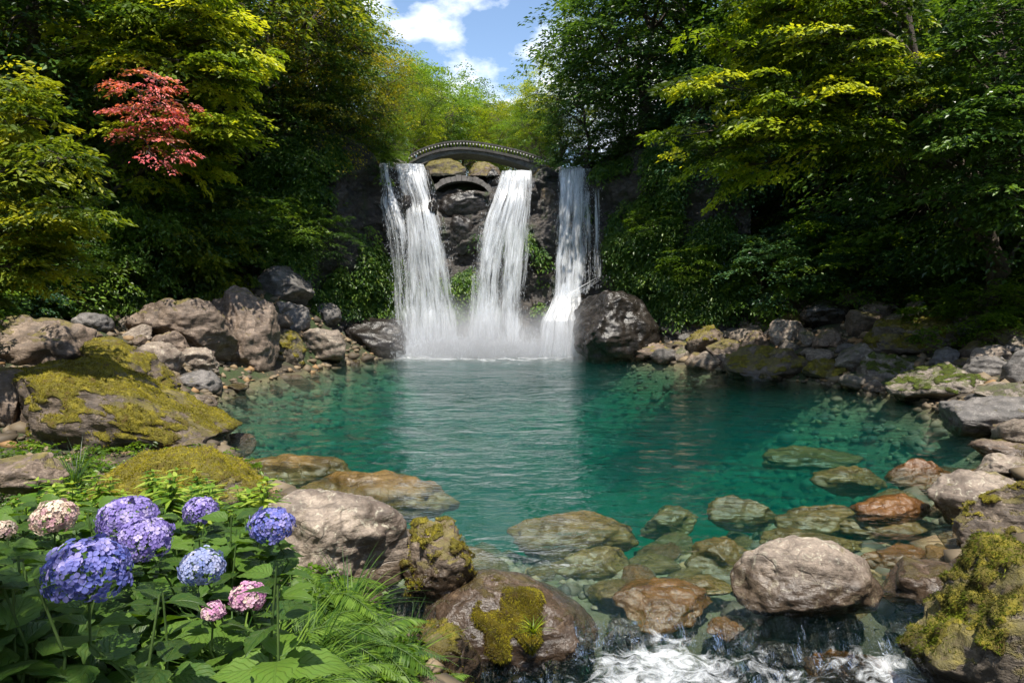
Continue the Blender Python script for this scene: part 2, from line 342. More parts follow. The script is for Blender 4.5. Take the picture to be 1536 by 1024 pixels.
ad = q.n('AddShader', {0: vs.outputs[0], 1: va.outputs[0]}); q.link(ad.outputs[0], q.out.inputs[1]); M['water'] = q.m
try: q.m.cycles.homogeneous_volume = True
except Exception: pass
z2 = np.zeros(n*m)
me = mesh_np('water', np.concatenate([top, bot]), [ft, fb]+e, True, M['water'], attrs={'foam': ('POINT', np.concatenate([foam.ravel(), z2])), 'turb': ('POINT', np.concatenate([turb.ravel(), z2]))})
tag(obj('water', me), 'clear emerald plunge pool draining over stones into rapids', kind='structure')
# upper river behind the lip
mb = MB(); ux, uy = np.meshgrid(np.linspace(-4.4, 2.7, 60), np.linspace(24.15, 60, 90)); mb.grid(np.stack([ux+.05*(uy-24), uy, 6.12+.03*pnoise(np.stack([ux*3, uy*3, ux*0], -1))], -1))
q = NT('river_water'); tc = q.n('NewGeometry').outputs['Position']; nn = q.noise(tc, 6, 6, .7)
b = q.n('BsdfPrincipled', {'Base Color': q.mix(q.maprange(nn, .52, .6), (.05, .09, .07, 1), (.7, .75, .78, 1)), 'Roughness': .12, 'Normal': q.n('Bump', {'Height': nn, 'Distance': .1}).outputs[0]}); q.link(b.outputs[0], q.out.inputs[0]); M['river'] = q.m
tag(obj('river', mb.mesh('river', M['river'])), 'shallow river running to the lip of the falls', kind='structure')
# ---------------------------------------------------------------- rocks
_ico = {}
def ico(sub):
    if sub not in _ico:
        bm = bmesh.new(); bmesh.ops.create_icosphere(bm, subdivisions=sub, radius=1)
        _ico[sub] = (np.array([v.co[:] for v in bm.verts]), np.array([[v.index for v in f.verts] for f in bm.faces])); bm.free()
    return _ico[sub]
def rock_geo(seed, sub, chops=7, hard=.85, lump=.16, fine=.03, dims=(1, 1, 1)):
    v, F = ico(sub); r = np.random.RandomState(seed); p = v.copy()
    for k in range(chops):
        nn = r.normal(size=3); nn[2] = nn[2]*.8+(.2 if k % 2 else 0); nn /= np.linalg.norm(nn); d = r.uniform(.5, .85)
        ov = p@nn-d; p -= np.outer(np.maximum(ov, 0)+.02*np.log1p(np.exp(np.clip(ov/.02, -30, 0)))*0, nn)*hard
    p = p*(1+lump*fbm(v*1.1+seed*3.7, 3))[:, None]
    lo, hi = p.min(0), p.max(0); p = (p-(lo+hi)/2)/((hi-lo)/2)*np.array(dims)
    a = float(np.mean(dims)); q3 = p/a
    rid = 1-np.abs(fbm(q3*2.1+seed, 4)); p = p+v*(a*(fine*1.6*(fbm(q3*3.3+seed*1.3, 5))-fine*1.2*np.clip(rid-.82, 0, 1)*1.5))[:, None]
    return p, F
HERO = []     # footprints (x, y, r)
def moss_field(P, nz_, a, seed, thr, patch):
    f = nz_+1.1*fbm(P/a*3.1+seed, 4)-thr
    if patch: f = (patch[3]-np.linalg.norm((P/a-np.array(patch[:3])), axis=1))*2.2+.75*fbm(P/a*3.3+seed, 4)
    return f
def moss_tufts(P, F, seed, n, thr, L, mat, parent, lo=.0, label=None, patch=None):
    r = np.random.RandomState(seed); T = P[F]; nr_ = np.cross(T[:, 1]-T[:, 0], T[:, 2]-T[:, 0]); ar = np.linalg.norm(nr_, axis=1); nr_ /= ar[:, None]+1e-12
    c = T.mean(1); a = float(np.abs(P).max())
    w = ar*(moss_field(c, nr_[:, 2], a, seed, thr, patch) > 0); 
    if w.sum() <= 0: return
    i = r.choice(len(F), n, p=w/w.sum()); b = r.dirichlet((1, 1, 1), n); pos_ = (T[i]*b[:, :, None]).sum(1); N = nr_[i]
    d = N+r.normal(size=(n, 3))*.6+np.array((0, 0, -.15)); d /= np.linalg.norm(d, axis=1)[:, None]
    l = L*r.uniform(.4, 1.3, n)[:, None]; s = np.cross(d, r.normal(size=(n, 3))); s /= np.linalg.norm(s, axis=1)[:, None]+1e-9
    V = np.stack([pos_-N*L*.2-s*l*.16, pos_-N*L*.2+s*l*.16, pos_+d*l+np.array((0, 0, -1))*l*.3], 1).reshape(-1, 3)
    cl = .5+.5*fbm(pos_*(2.5/a)+9, 3)+r.normal(0, .12, n)
    me = mesh_np('moss', V, np.arange(3*n).reshape(-1, 3), False, mat, attrs={'rnd': ('FACE', np.clip(cl, 0, 1))})
    o = obj('moss', me, parent)
    if label: o['label'] = label
M['moss'] = leaf_mat('moss_leaf', [(.09, .06, .012), (.13, .12, .012), (.24, .21, .015), (.36, .31, .03)], .3, .8, .1)
M['moss_green'] = leaf_mat('moss_green', [(.05, .045, .012), (.07, .09, .01), (.12, .15, .012), (.2, .22, .02)], .3, .8, .1)
seedn = [100]
def rock_px(u0, v0, u1, v1, zb, mat, label, name='boulder', cat='boulder', sub=5, dr=.85, embed=.35, chops=8, hard=.95, lump=.14, fine=.042, seed=None, moss=None, rotz=0, group=None, slope=0., patch=None):
    seedn[0] += 1; seed = seed or seedn[0]
    uc = (u0+u1)/2
    if zb is None: g = ground_at(uc, v1); zb = g[2]; Yf = g[1]
    else: Yf = on_z(uc, v1, zb)[1]
    w = (u1-u0)*Yf/FPX; w = w*(1+.5*dr*w/2/Yf); D = dr*w; Yc = Yf+D*.42
    cx = at(uc, v1, Yc)[0]; w = (at(u1, v1, Yc)-at(u0, v1, Yc))[0]
    zt = at(uc, v0, Yc)[2]; h = zt-zb; hb = h*(1+embed); zc = zt-hb/2
    P, F = rock_geo(seed, sub, chops, hard, lump, fine, (w/2, D/2, hb/2))
    if slope: zm = P[:, 2].min(); xn = P[:, 0]/(w/2)*(1 if slope > 0 else -1); P[:, 2] = zm+(P[:, 2]-zm)*(1-abs(slope)*np.clip(xn+.35, 0, 1.4)**1.3)
    at_ = None
    if moss:
        T_ = P[F]; fn_ = np.cross(T_[:, 1]-T_[:, 0], T_[:, 2]-T_[:, 0]); vn_ = np.zeros_like(P)
        for k_ in range(3): np.add.at(vn_, F[:, k_], fn_)
        vn_ = vn_/(np.linalg.norm(vn_, axis=1)[:, None]+1e-12); a_ = float(np.abs(P).max())
        mk = sstep(-.02, .22, moss_field(P, vn_[:, 2], a_, seed, moss[1], patch)); P = P+vn_*(mk*(.028+.03*fbm(P*9., 3)))[:, None]; at_ = {'moss': ('POINT', mk)}
    me = mesh_np(name, P, F, True, M[mat], attrs=at_); o = obj(name, me, None, (cx, Yc, zc)); tag(o, label, cat, group)
    HERO.append((cx, Yc, max(w, D)*.45))
    if moss: moss_tufts(P, F, seed, moss[0], moss[1], moss[2], M[moss[3] if len(moss) > 3 else 'moss'], o, patch=patch)
    return o
RB = rock_px
# left bank
RB(3, 537, 331, 702, .0, 'rock_mossheavy', 'huge boulder with dark sides and yellow-green moss over its sloping top, on the left bank', sub=6, dr=.75, chops=7, hard=.95, lump=.1, fine=.045, seed=318, slope=.40, moss=(34000, .5, .035), embed=.2)
RB(128, 690, 402, 775, .55, 'rock_mossfull', 'low wide boulder blanketed in bright yellow moss just behind the hydrangeas', sub=5, dr=.8, moss=(16000, .1, .03), chops=4)
RB(-20, 472, 134, 556, None, 'rock_warm', 'angular reddish brown boulder standing left of the ochre mossy one', sub=5, chops=9)
RB(118, 508, 254, 592, None, 'rock_mossheavy', 'ochre moss-backed boulder directly behind the huge mossy boulder', slope=.4, moss=(7000, .5, .035))
RB(204, 447, 360, 537, None, 'rock_warm', 'broad tan boulder leaning against the tall split boulder', sub=6, chops=8)
RB(312, 427, 417, 552, None, 'rock_warm', 'tall upright tan boulder with moss streaks, the tallest on the left bank', sub=6, dr=.9, chops=10, seed=77)
RB(386, 397, 472, 456, None, 'rock_grey', 'smooth grey boulder resting highest beside the left cliff foot', chops=8)
RB(294, 399, 346, 434, None, 'rock_mossfull', 'small domed boulder capped in yellow moss above the tan boulders', moss=(2500, .4, .035), chops=3)
RB(254, 554, 333, 598, 0., 'rock_grey', 'dark flat-bottomed rock at the left waterline below the round stones', chops=5)
RB(411, 496, 458, 549, None, 'rock_mossfull', 'narrow ochre mossy boulder wedged between tall tan boulder and pinkish one', moss=(2500, .4, .035))
RB(436, 490, 524, 543, None, 'rock_pale', 'pinkish slab-topped boulder with dark underside at the left waterline', chops=8)
RB(228, 496, 285, 541, None, 'rock_warm', 'rounded tan stone in front of the broad tan boulder', chops=4)
RB(408, 452, 470, 492, None, 'rock_grey', 'grey blocky boulder just under the smooth grey boulder', chops=9)
RB(464, 454, 512, 488, None, 'rock_grey', 'small grey block next to the dark wet rocks at the cliff foot', chops=9)
RB(515, 478, 622, 535, None, 'rock_dark', 'dark wet boulder at the foot of the left waterfall', sub=5, chops=8)
RB(196, 512, 272, 560, None, 'rock_pale', 'pale pinkish stone below the rounded tan stone', chops=7)
RB(-40, 552, 50, 640, None, 'rock_warm', 'reddish boulder cut by the left edge beyond the huge mossy boulder', chops=7)
RB(268, 520, 332, 560, None, 'rock_pale', 'pale wedge-shaped stone above the dark waterline rock', chops=8)
RB(332, 540, 386, 568, 0., 'rock_mossy', 'small brown stone with moss patch at the water below the tall boulder', chops=6)
RB(-30, 688, 92, 738, .75, 'rock_warm', 'brown slab lying behind the hydrangea leaves at the left edge', chops=5)
RB(108, 468, 170, 498, None, 'rock_grey', 'dark smooth rock tucked under the green shrubs of the left slope', chops=4)
RB(455, 540, 520, 556, -.05, 'rock_warm', 'flat tan rock just breaking the water below the pinkish boulder', chops=6) if False else None
# foreground
RB(362, 733, 618, 905, 0., 'rock_pale', 'large pale pink boulder beside the ferns in the foreground', sub=6, dr=.8, chops=8, embed=.3, seed=208)
RB(598, 786, 712, 897, -.05, 'rock_mossy', 'dark mossy boulder between pale pink boulder and open water', sub=6, dr=.9, chops=8, moss=(5000, .75, .022))
RB(633, 862, 898, 1010, -.46, 'rock_warm', 'domed boulder with a moss pad on its face, standing in the rapids', sub=6, dr=.75, chops=4, hard=.7, lump=.09, fine=.026, embed=.2, seed=427, slope=.22, patch=(.08, -.5, .34, .42), moss=(9000, 1.02, .02))
RB(1095, 810, 1309, 935, -.16, 'rock_pale', 'big pale smooth boulder in the right of the stream outlet', sub=6, dr=.7, chops=5, hard=.75, lump=.1, fine=.03, seed=163, embed=.25)
RB(1322, 847, 1449, 916, -.14, 'rock_warm', 'brown rounded rock right of the little cascade', sub=5, dr=.8, chops=5)
RB(1375, 826, 1680, 1110, -.1, 'rock_mossfull', 'big moss-covered boulder filling the bottom right corner', sub=6, dr=.8, chops=6, moss=(20000, .4, .025, 'moss_green'))
RB(1440, 728, 1640, 862, 0., 'rock_mossy', 'speckled brown boulder at the right edge above the corner boulder', sub=6, dr=.8, chops=8, moss=(5000, .8, .022))
RB(1398, 710, 1545, 790, -.02, 'rock_pale', 'pinkish smooth boulder on the right shore beside the wet orange stone', sub=5, dr=.7, chops=5)
RB(1462, 684, 1560, 722, None, 'rock_pale', 'small pinkish rock behind the pinkish smooth boulder on the right shore', chops=6)
RB(1464, 660, 1556, 694, None, 'rock_warm', 'brownish rock just below the flat grey boulder', chops=7)
RB(1412, 596, 1580, 655, 0., 'rock_grey', 'wide flat smooth grey boulder at the right waterline', sub=5, dr=.7, chops=4, embed=.3)
RB(1335, 547, 1484, 612, 0., 'rock_greymoss', 'broad low mossy boulder with a grey right end at the right waterline', sub=6, chops=6, moss=(6000, .8, .03, 'moss_green'))
RB(1088, 519, 1207, 570, 0., 'rock_mossy', 'sunlit pale boulder with yellow moss skirt on the far right shore', sub=5, chops=5, moss=(4000, .8, .03))
RB(1203, 540, 1270, 577, 0., 'rock_mossfull', 'small round moss-topped boulder at the far right waterline', chops=4, moss=(3000, .4, .03))
RB(1247, 513, 1318, 562, None, 'rock_greymoss', 'grey pyramid-shaped boulder behind the small round mossy one', chops=9)
RB(1280, 529, 1372, 585, 0., 'rock_greymoss', 'mossy boulder left of the broad low mossy boulder', moss=(4000, .7, .03, 'moss_green'))
RB(1300, 474, 1436, 541, None, 'rock_mossfull', 'large boulder with bright moss on its left shoulder under the fern thicket', sub=6, moss=(8000, .5, .035, 'moss_green'))
RB(1198, 450, 1278, 494, None, 'rock_dark', 'dark brown angular boulder against the shaded right slope', chops=9)
RB(1438, 533, 1512, 573, None, 'rock_grey', 'dark grey angular rock under the fern thicket', chops=9)
RB(1500, 516, 1580, 575, None, 'rock_grey', 'dark grey rock cut by the right edge', chops=7)
RB(1394, 520, 1440, 552, None, 'rock_grey', 'small grey stone between mossy boulder and dark angular rock', chops=6)
RB(860, 436, 992, 528, .3, 'rock_dark', 'black wet boulder standing right of the right waterfall', sub=6, chops=9, dr=.8)
RB(948, 513, 1008, 541, None, 'rock_warm', 'brown flat rock right of the black wet boulder', chops=7)
RB(1030, 488, 1088, 530, None, 'rock_mossy', 'rounded mossy rock in the far right rubble', chops=5, moss=(1500, .7, .03))
RB(1000, 455, 1046, 480, None, 'rock_grey', 'grey rock below the green cliff shrubs', chops=7)
RB(1085, 445, 1150, 482, None, 'rock_greymoss', 'grey boulder half buried under right slope shrubs', chops=8)
RB(545, 935, 722, 1075, -.25, 'rock_mossheavy', 'dark brown mossy rock at the bottom edge under the fern tips', sub=5, chops=6, moss=(3000, .8, .02))
RB(1150, 478, 1212, 516, None, 'rock_pale', 'pale tan boulder halfway up the far right rubble', chops=8)
RB(1106, 495, 1168, 528, None, 'rock_warm', 'brown boulder directly above the sunlit boulder with yellow moss skirt', chops=8)
RB(1218, 492, 1262, 524, None, 'rock_warm', 'tan cube-like stone left of the large mossy-shouldered boulder', chops=10)
RB(1375, 560, 1440, 592, None, 'rock_mossy', 'mossy stone wedged behind the broad low mossy boulder', chops=6)
RB(1128, 965, 1215, 1004, -.48, 'rock_dark', 'dark wet stone breaking the rapids beside the white water', chops=5, embed=.6)
RB(905, 930, 960, 962, -.42, 'rock_dark', 'dark wet stone right of the domed boulder in the outlet', chops=5, embed=.6)
RB(1330, 935, 1392, 968, -.42, 'rock_dark', 'dark wet stone beside the bottom right mossy boulder', chops=5, embed=.6)
RB(1040, 1000, 1120, 1040, -.52, 'rock_dark', 'dark wet stone at the bottom edge among the white water', chops=5, embed=.6)
# stones awash or under clear water
SUBM = [(918, 878, 1070, 940, -.38, 'rock_orange', 'wet orange ledge stone with water sliding over it into the rapids', .8),
 (1273, 742, 1394, 780, -.10, 'rock_orange', 'wet orange stone just breaking the shallows by the right shore', .7),
 (1258, 772, 1405, 806, -.28, 'rock_bed', 'dark brown slab under water in front of the wet orange stone', .6),
 (1058, 932, 1128, 958, -.38, 'rock_orange', 'small bright orange stone at the edge of the white water', .8),
 (1160, 757, 1290, 802, -.40, 'rock_bed', 'olive slab under water left of the wet orange stone', .6),
 (1026, 806, 1162, 862, -.42, 'rock_bed', 'olive brown slab under water left of the big pale boulder', .6),
 (322, 682, 545, 728, -.35, 'rock_bed', 'long olive slab under water beside the huge mossy boulder', .4),
 (440, 708, 690, 768, -.35, 'rock_bed', 'wide olive slab under water behind the large pale pink boulder', .4),
 (760, 772, 960, 832, -.45, 'rock_bed', 'brown slab under rippled water in the middle of the pool outlet', .5),
 (1330, 690, 1446, 728, -.22, 'rock_orange', 'orange-brown slab under water near the brownish shore rock', .5),
 (1140, 792, 1292, 828, -.34, 'rock_bed', 'tan slab under water above the big pale boulder', .6),
 (1288, 820, 1402, 856, -.26, 'rock_orange', 'tan slab under thin water behind the brown rounded rock', .6),
 (1210, 985, 1340, 1040, -.50, 'rock_orange', 'wet rust-coloured stone in the rapids at the bottom', .7),
 (820, 822, 960, 870, -.50, 'rock_bed', 'brown slab under water just behind the domed boulder', .5),
 (1060, 745, 1160, 785, -.45, 'rock_bed', 'green-tinged slab under water in the middle shallows', .6),
 (1210, 700, 1330, 735, -.42, 'rock_bed', 'olive slab under water toward the right shore', .5),
 (1140, 672, 1290, 702, -.65, 'rock_bed', 'deep green slab under water where the shallows begin', .5),
 (960, 760, 1050, 800, -.6, 'rock_bed', 'pale green slab under water right of the rippled brown slab', .6),
 (1000, 862, 1100, 892, -.3, 'rock_bed', 'brown stone under water behind the orange ledge', .6)]
for (a, b_, c_, d_, zb, mt, lab, dr) in SUBM:
    RB(a, b_, c_, d_, zb, mt, lab, name='submerged_stone', cat='stone', dr=dr, chops=4, embed=.6, lump=.22)
# shared small rock shapes
def variants(n, sub, seed0, **k): return [rock_geo(seed0+i, sub, **k) for i in range(n)]
small = variants(14, 4, 900, chops=9, fine=.035)
def scatter_rocks(n, fn, size, mats, labels, name, cat, group, seed, zoff=-.15, maxov=.55, vs=small):
    r = np.random.RandomState(seed); placed = []; tries = 0; meshes = {}
    while len(placed) < n and tries < n*60:
        tries += 1; x, y = fn(r)
        s = size(r); z = float(terrain(x, y))
        if any((x-a)**2+(y-b2)**2 < (c2+s*.4)**2 for a, b2, c2 in HERO): continue
        if any((x-a)**2+(y-b2)**2 < (maxov*(s+c2))**2 for a, b2, c2 in placed): continue
        placed.append((x, y, s)); vi = r.randint(len(vs)); mt = mats[r.randint(len(mats))]
        if (vi, mt) not in meshes: meshes[(vi, mt)] = mesh_np(name, vs[vi][0], vs[vi][1], True, M[mt])
        o = obj(name, meshes[(vi, mt)], None, (x, y, z+zoff*s+s*.25)); o.scale = (s*r.uniform(.85, 1.2), s*r.uniform(.75, 1.05), s*r.uniform(.5, .78))
        o.rotation_euler = (r.normal(0, .2), r.normal(0, .2), r.uniform(0, 6.28))
        tag(o, labels, cat, group)
    return placed
def on_bank(side, y0, y1, d0, d1):
    def f(r):
        while True:
            y = r.uniform(y0, y1); x = r.uniform(-14, -1.2) if side < 0 else r.uniform(2.2, 14)
            d = float(shore(np.array(x), np.array(y)))
            if d0 < d < d1 and abs(x)/y < .82: return x, y
    return f
sz = lambda a, b: (lambda r: a+(b-a)*r.beta(1.1, 3))
scatter_rocks(60, on_bank(-1, 9.5, 22.5, -.25, 4.6), sz(.18, .6), ['rock_warm', 'rock_pale', 'rock_warm', 'rock_mossy'], 'tan or mossy stone filling gaps between the big boulders of the left bank', 'stone', 'stone', 'loose stones between the left bank boulders', 1)
scatter_rocks(110, on_bank(1, 9, 23, .1, 4.6), sz(.24, .85), ['rock_grey', 'rock_warm', 'rock_greymoss', 'rock_pale', 'rock_mossy'], 'grey-brown stone lying loose in the rubble of the right bank', 'stone', 'stone', 'loose stones of the right bank rubble', 2)
scatter_rocks(10, on_bank(1, 4.5, 9, -.2, 1.5), sz(.1, .3), ['rock_pale', 'rock_warm'], 'small stone between the boulders of the near right shore', 'stone', 'stone', 'small stones on the near right shore', 3)
scatter_rocks(24, on_bank(-1, 4.6, 9.5, -.35, .55), sz(.1, .3), ['rock_warm', 'rock_mossy', 'rock_grey'], 'small stone along the near left waterline behind the pale boulder', 'stone', 'stone', 'small stones on the near left waterline', 6)
def in_shallows(r):
    while True:
        y = r.uniform(5.8, 12); x = r.uniform(-2, 7)
        d = float(shore(np.array(x), np.array(y)))
        if -3.6 < d < -.1 and float(terrain(x, y)) > -1.1: return x, y
scatter_rocks(80, in_shallows, sz(.14, .5), ['rock_bed', 'rock_bed', 'rock_orange'], 'small rounded stone lying on the bed of the clear shallows', 'submerged_stone', 'stone', 'rounded stones under the shallow water', 4, zoff=-.1)
# gravel: too many to count
r = np.random.RandomState(5); v, F = ico(1); mb = MB(); pts = []
while len(pts) < 9000:
    x = r.uniform(-13, 13, 4000); y = r.uniform(3.5, 23, 4000); d = shore(x, y); ok = (d > -3.2) & (d < 3.6) & ~((y < 5.7) & (d < .05)) & (np.abs(x)/y < .85) & ~((x < 0) & (y < 6.6) & (d > .2))
    pts += list(zip(x[ok], y[ok]))
pts = np.array(pts[:9000]); pz_ = terrain(pts[:, 0], pts[:, 1]); N_ = len(pts)
s_ = (r.gamma(2, .03, N_)+.02)[:, None]*np.array((1, .85, .6))*r.uniform(.7, 1.3, (N_, 3))
V = v[None]*(1+.22*r.normal(size=(N_, len(v), 1)))*s_[:, None]+np.concatenate([pts, pz_[:, None]+.01], 1)[:, None]
FF = (F[None]+np.arange(N_)[:, None, None]*len(v)).reshape(-1, 3)
q = NT('gravel'); a = q.n('Attribute', attribute_name='rnd').outputs['Fac']; b = q.n('BsdfPrincipled', {'Base Color': q.ramp(a, [(0, (.05, .038, .025)), (.4, (.12, .09, .055)), (.75, (.2, .15, .09)), (1, (.26, .15, .06))]), 'Roughness': .7}); q.link(b.outputs[0], q.out.inputs[0])
tag(obj('gravel', mesh_np('gravel', V.reshape(-1, 3), FF, True, q.m, attrs={'rnd': ('FACE', np.repeat(r.rand(N_), len(F)))})), 'pebbles and gravel between the stones of the banks', kind='stuff')
# ---------------------------------------------------------------- foliage machinery
UP = np.array((0, 0, 1.))
def norm(a): return a/(np.linalg.norm(a, axis=-1, keepdims=True)+1e-9)
def leaves(P, D, R, nl, L, droop=.35, thick=.07, wid=.5, seed=0, twigs=7, fan=1.15, tilt=.45, clump=.5):
    """fans of leaves: P,D (n,3), R (n,) -> verts, faces, rnd"""
    r = np.random.RandomState(seed); n = len(P); D = norm(D); S = norm(np.cross(D, UP+1e-3)); U = np.cross(S, D)
    a = ((r.randint(twigs, size=(n, nl))-(twigs-1)/2)/((twigs-1)/2)*fan+r.normal(0, .07, (n, nl)))
    t = np.sqrt(r.rand(n, nl))*r.uniform(.85, 1.1, (n, nl)); R_ = R[:, None]
    ca, sa = np.cos(a)[..., None], np.sin(a)[..., None]; d1 = ca*D[:, None]+sa*S[:, None]; d2 = -sa*D[:, None]+ca*S[:, None]
    pos = P[:, None]+d1*(R_*t)[..., None]+U[:, None]*(R_*r.normal(0, thick, (n, nl)))[..., None]-UP*(droop*R_*t*t)[..., None]
    b = (r.randint(2, size=(n, nl))*2-1)*r.uniform(.3, 1.1, (n, nl)); cb, sb = np.cos(b)[..., None], np.sin(b)[..., None]
    ld = norm(cb*d1+sb*d2-UP*(.25+.5*droop*r.rand(n, nl))[..., None]+.15*r.normal(size=(n, nl, 3)))
    ln = norm(U[:, None]+tilt*r.normal(size=(n, nl, 3))); ls = norm(np.cross(ld, ln)); ln = np.cross(ls, ld)
    l = L*r.uniform(.45, 1.35, (n, nl))[..., None]; w = l*wid*.5
    V = np.stack([pos, pos+ld*l*.42+ls*w+ln*l*.08, pos+ld*l-ln*l*.1, pos+ld*l*.42-ls*w+ln*l*.08], 2).reshape(-1, 3)
    rnd = np.clip(.5+clump*(r.rand(n, 1)-.5)+(1-clump)*.8*(r.rand(n, nl)-.5), 0, 1).ravel()
    return V, np.arange(len(V)).reshape(-1, 4), rnd
def curve(a, b, sag=.1, n=5, r=None, wob=.04):
    a, b = np.asarray(a, float), np.asarray(b, float); t = np.linspace(0, 1, n)[:, None]; L = np.linalg.norm(b-a)
    p = a+(b-a)*t+UP*(sag*L*np.sin(PI*t))
    if r is not None: p[1:-1] += r.normal(0, wob*L, (n-2, 3))
    return p
M['bark'] = simple_mat('bark', (.045, .034, .025), (.12, .095, .07), 6, .9, .8, .04)
M['dark'] = leaf_mat('leaf_dark', [(.012, .028, .008), (.022, .05, .011), (.042, .085, .014), (.075, .13, .02)], .4, .35, .5, gain=1.75)
M['mid'] = leaf_mat('leaf_mid', [(.02, .045, .008), (.045, .09, .012), (.09, .15, .016), (.14, .21, .02)], .45, .4, .45, gain=1.75)
M['blue'] = leaf_mat('leaf_blue', [(.012, .035, .018), (.022, .06, .03), (.045, .10, .045), (.08, .15, .06)], .4, .35, .5, gain=1.75)
M['yellow'] = leaf_mat('leaf_yellow', [(.035, .06, .008), (.09, .15, .012), (.20, .27, .018), (.40, .43, .035)], .5, .45, .35, gain=1.2)
M['olive'] = leaf_mat('leaf_olive', [(.025, .045, .008), (.055, .09, .012), (.12, .16, .015), (.24, .25, .02)], .5, .45, .35, gain=1.4)
M['orange'] = leaf_mat('leaf_orange', [(.04, .06, .01), (.11, .13, .012), (.22, .20, .014), (.36, .29, .02)], .5, .45, .35, gain=1.5)
M['red'] = leaf_mat('leaf_red', [(.10, .09, .03), (.38, .11, .09), (.66, .14, .17), (.78, .30, .29)], .4, .45, .35)
M['fresh'] = leaf_mat('leaf_fresh', [(.03, .07, .008), (.07, .14, .012), (.13, .23, .015), (.2, .31, .03)], .5, .4, .4)

def make_tree_meshes(seed, nS=210, nL=95, L=.16, low=.22, R=.40, sprR=.15, trunk_r=.022, lean=.06, sx=1., droop=.4):
    """unit tree: height 1 -> scaled to a real size later; leaf size L given for height 8"""
    r = np.random.RandomState(seed); H = 8.; cz = (low+1)/2*H; hz = (1-low)/2*H; rx = R*H*sx
    base = np.array((0, 0, -.4)); tp = np.array((r.normal(0, lean)*H, r.normal(0, lean)*H, H*.86))
    tk = curve(base, tp, 0, 8, r, .02); mb = MB(); mb.tube(tk, np.interp(np.linspace(0, 1, 8), [0, .1, 1], [trunk_r*H*1.5, trunk_r*H, trunk_r*H*.2]), 8)
    nodes = [tk[i] for i in range(2, 8)]
    for k in range(13):
        th = k*2.4+r.uniform(-.4, .4); z = cz+hz*r.uniform(-.8, .75); f = math.sqrt(max(0, 1-((z-cz)/hz)**2))*.72
        e_ = np.array((math.cos(th)*rx*f, math.sin(th)*rx*f, z)); st = tk[np.argmin(np.abs(tk[:, 2]-(z-.16*H)))]
        c = curve(st, e_, .08, 6, r, .03); mb.tube(c, np.linspace(trunk_r*H*.42, trunk_r*H*.09, 6), 5); nodes += list(c[2:])
    nodes = np.array(nodes); P = []
    while len(P) < nS:
        d = norm(r.normal(size=3)); rad = r.rand()**.28; lob = 1+.34*float(fbm(d[None]*1.9+seed, 3)[0]); p = d*rad*lob
        if float(pnoise((p*2.4+seed)[None])[0]) < -.16: continue
        P.append((p[0]*rx, p[1]*rx, cz+p[2]*hz))
    P = np.array(P); C = np.array((0, 0, cz-.25*hz)); D = norm((P-C)*np.array((1, 1, .35))+r.normal(0, .35, P.shape))
    for p in P:
        nn = nodes[np.argmin(((nodes-p)**2).sum(1)+.5*np.clip(nodes[:, 2]-p[2], 0, 9))]; mb.tube(curve(nn, p, .06, 4, r, .04), np.linspace(trunk_r*H*.12, .008, 4), 3)
    V, F_, rn = leaves(P, D, np.full(nS, sprR*H)*r.uniform(.6, 1.25, nS), nL, L, droop, seed=seed)
    return mb.mesh('trunk', M['bark']), mesh_np('crown', V, F_, False, M['mid'], attrs={'rnd': ('FACE', rn)})
TREE = {'a': make_tree_meshes(21), 'b': make_tree_meshes(22, nS=240, R=.36), 'c': make_tree_meshes(23, nS=220, low=.12, R=.42, nL=90), 'd': make_tree_meshes(24, nS=200, low=.25, R=.45, sprR=.17),
        'e': make_tree_meshes(25, nS=260, low=.1, R=.42, nL=110, L=.12)}
SHRUB = {k: make_tree_meshes(40+i, nS=130, nL=90, L=L_, low=.0, R=.55, sprR=.2, trunk_r=.012, droop=.5) for i, (k, L_) in enumerate([('s', .34), ('t', .28), ('u', .42)])}
def plant(kind, mat, x, y, z, rad, H, rz, label, name, cat, group=None, chh=None):
    src = TREE.get(kind) or SHRUB[kind]; Rm = {'a': .40, 'b': .36, 'c': .42, 'd': .45, 'e': .42}.get(kind, .55)*8
    t = thing(name, label, cat, (x, y, z), group); t.rotation_euler = (0, 0, rz); t.scale = (rad/Rm, rad/Rm, H/8); ch = min(H, chh or H)
    tr = obj('trunk' if kind in TREE else 'stem', src[0], t); cr = obj('crown' if kind in TREE else 'foliage', src[1], t)
    k_ = ch/H; cr.scale = (1, 1, k_); cr.location = (0, 0, 8*(1-k_))
    cr.material_slots[0].link = 'OBJECT'; cr.material_slots[0].material = M[mat]
    return t
def tree_px(u, v, Y, rad, kind, mat, label, name='broadleaf_tree', cat='tree', group=None, Hs=1.):
    Y0 = Y
    for _ in range(60):
        p = at(u, v, Y); g = float(terrain(p[0], p[1])); R_ = rad*Y/Y0
        if g > p[2]-1.5*R_ or Y > Y0+9: break
        Y += .15
    rad = R_; zt = p[2]+rad*.95*Hs; H = max(zt-g, rad*1.6)
    return plant(kind, mat, p[0], p[1], zt-H, rad, H, random.uniform(0, 6.28), label, name, cat, group, chh=rad*2.25*Hs)
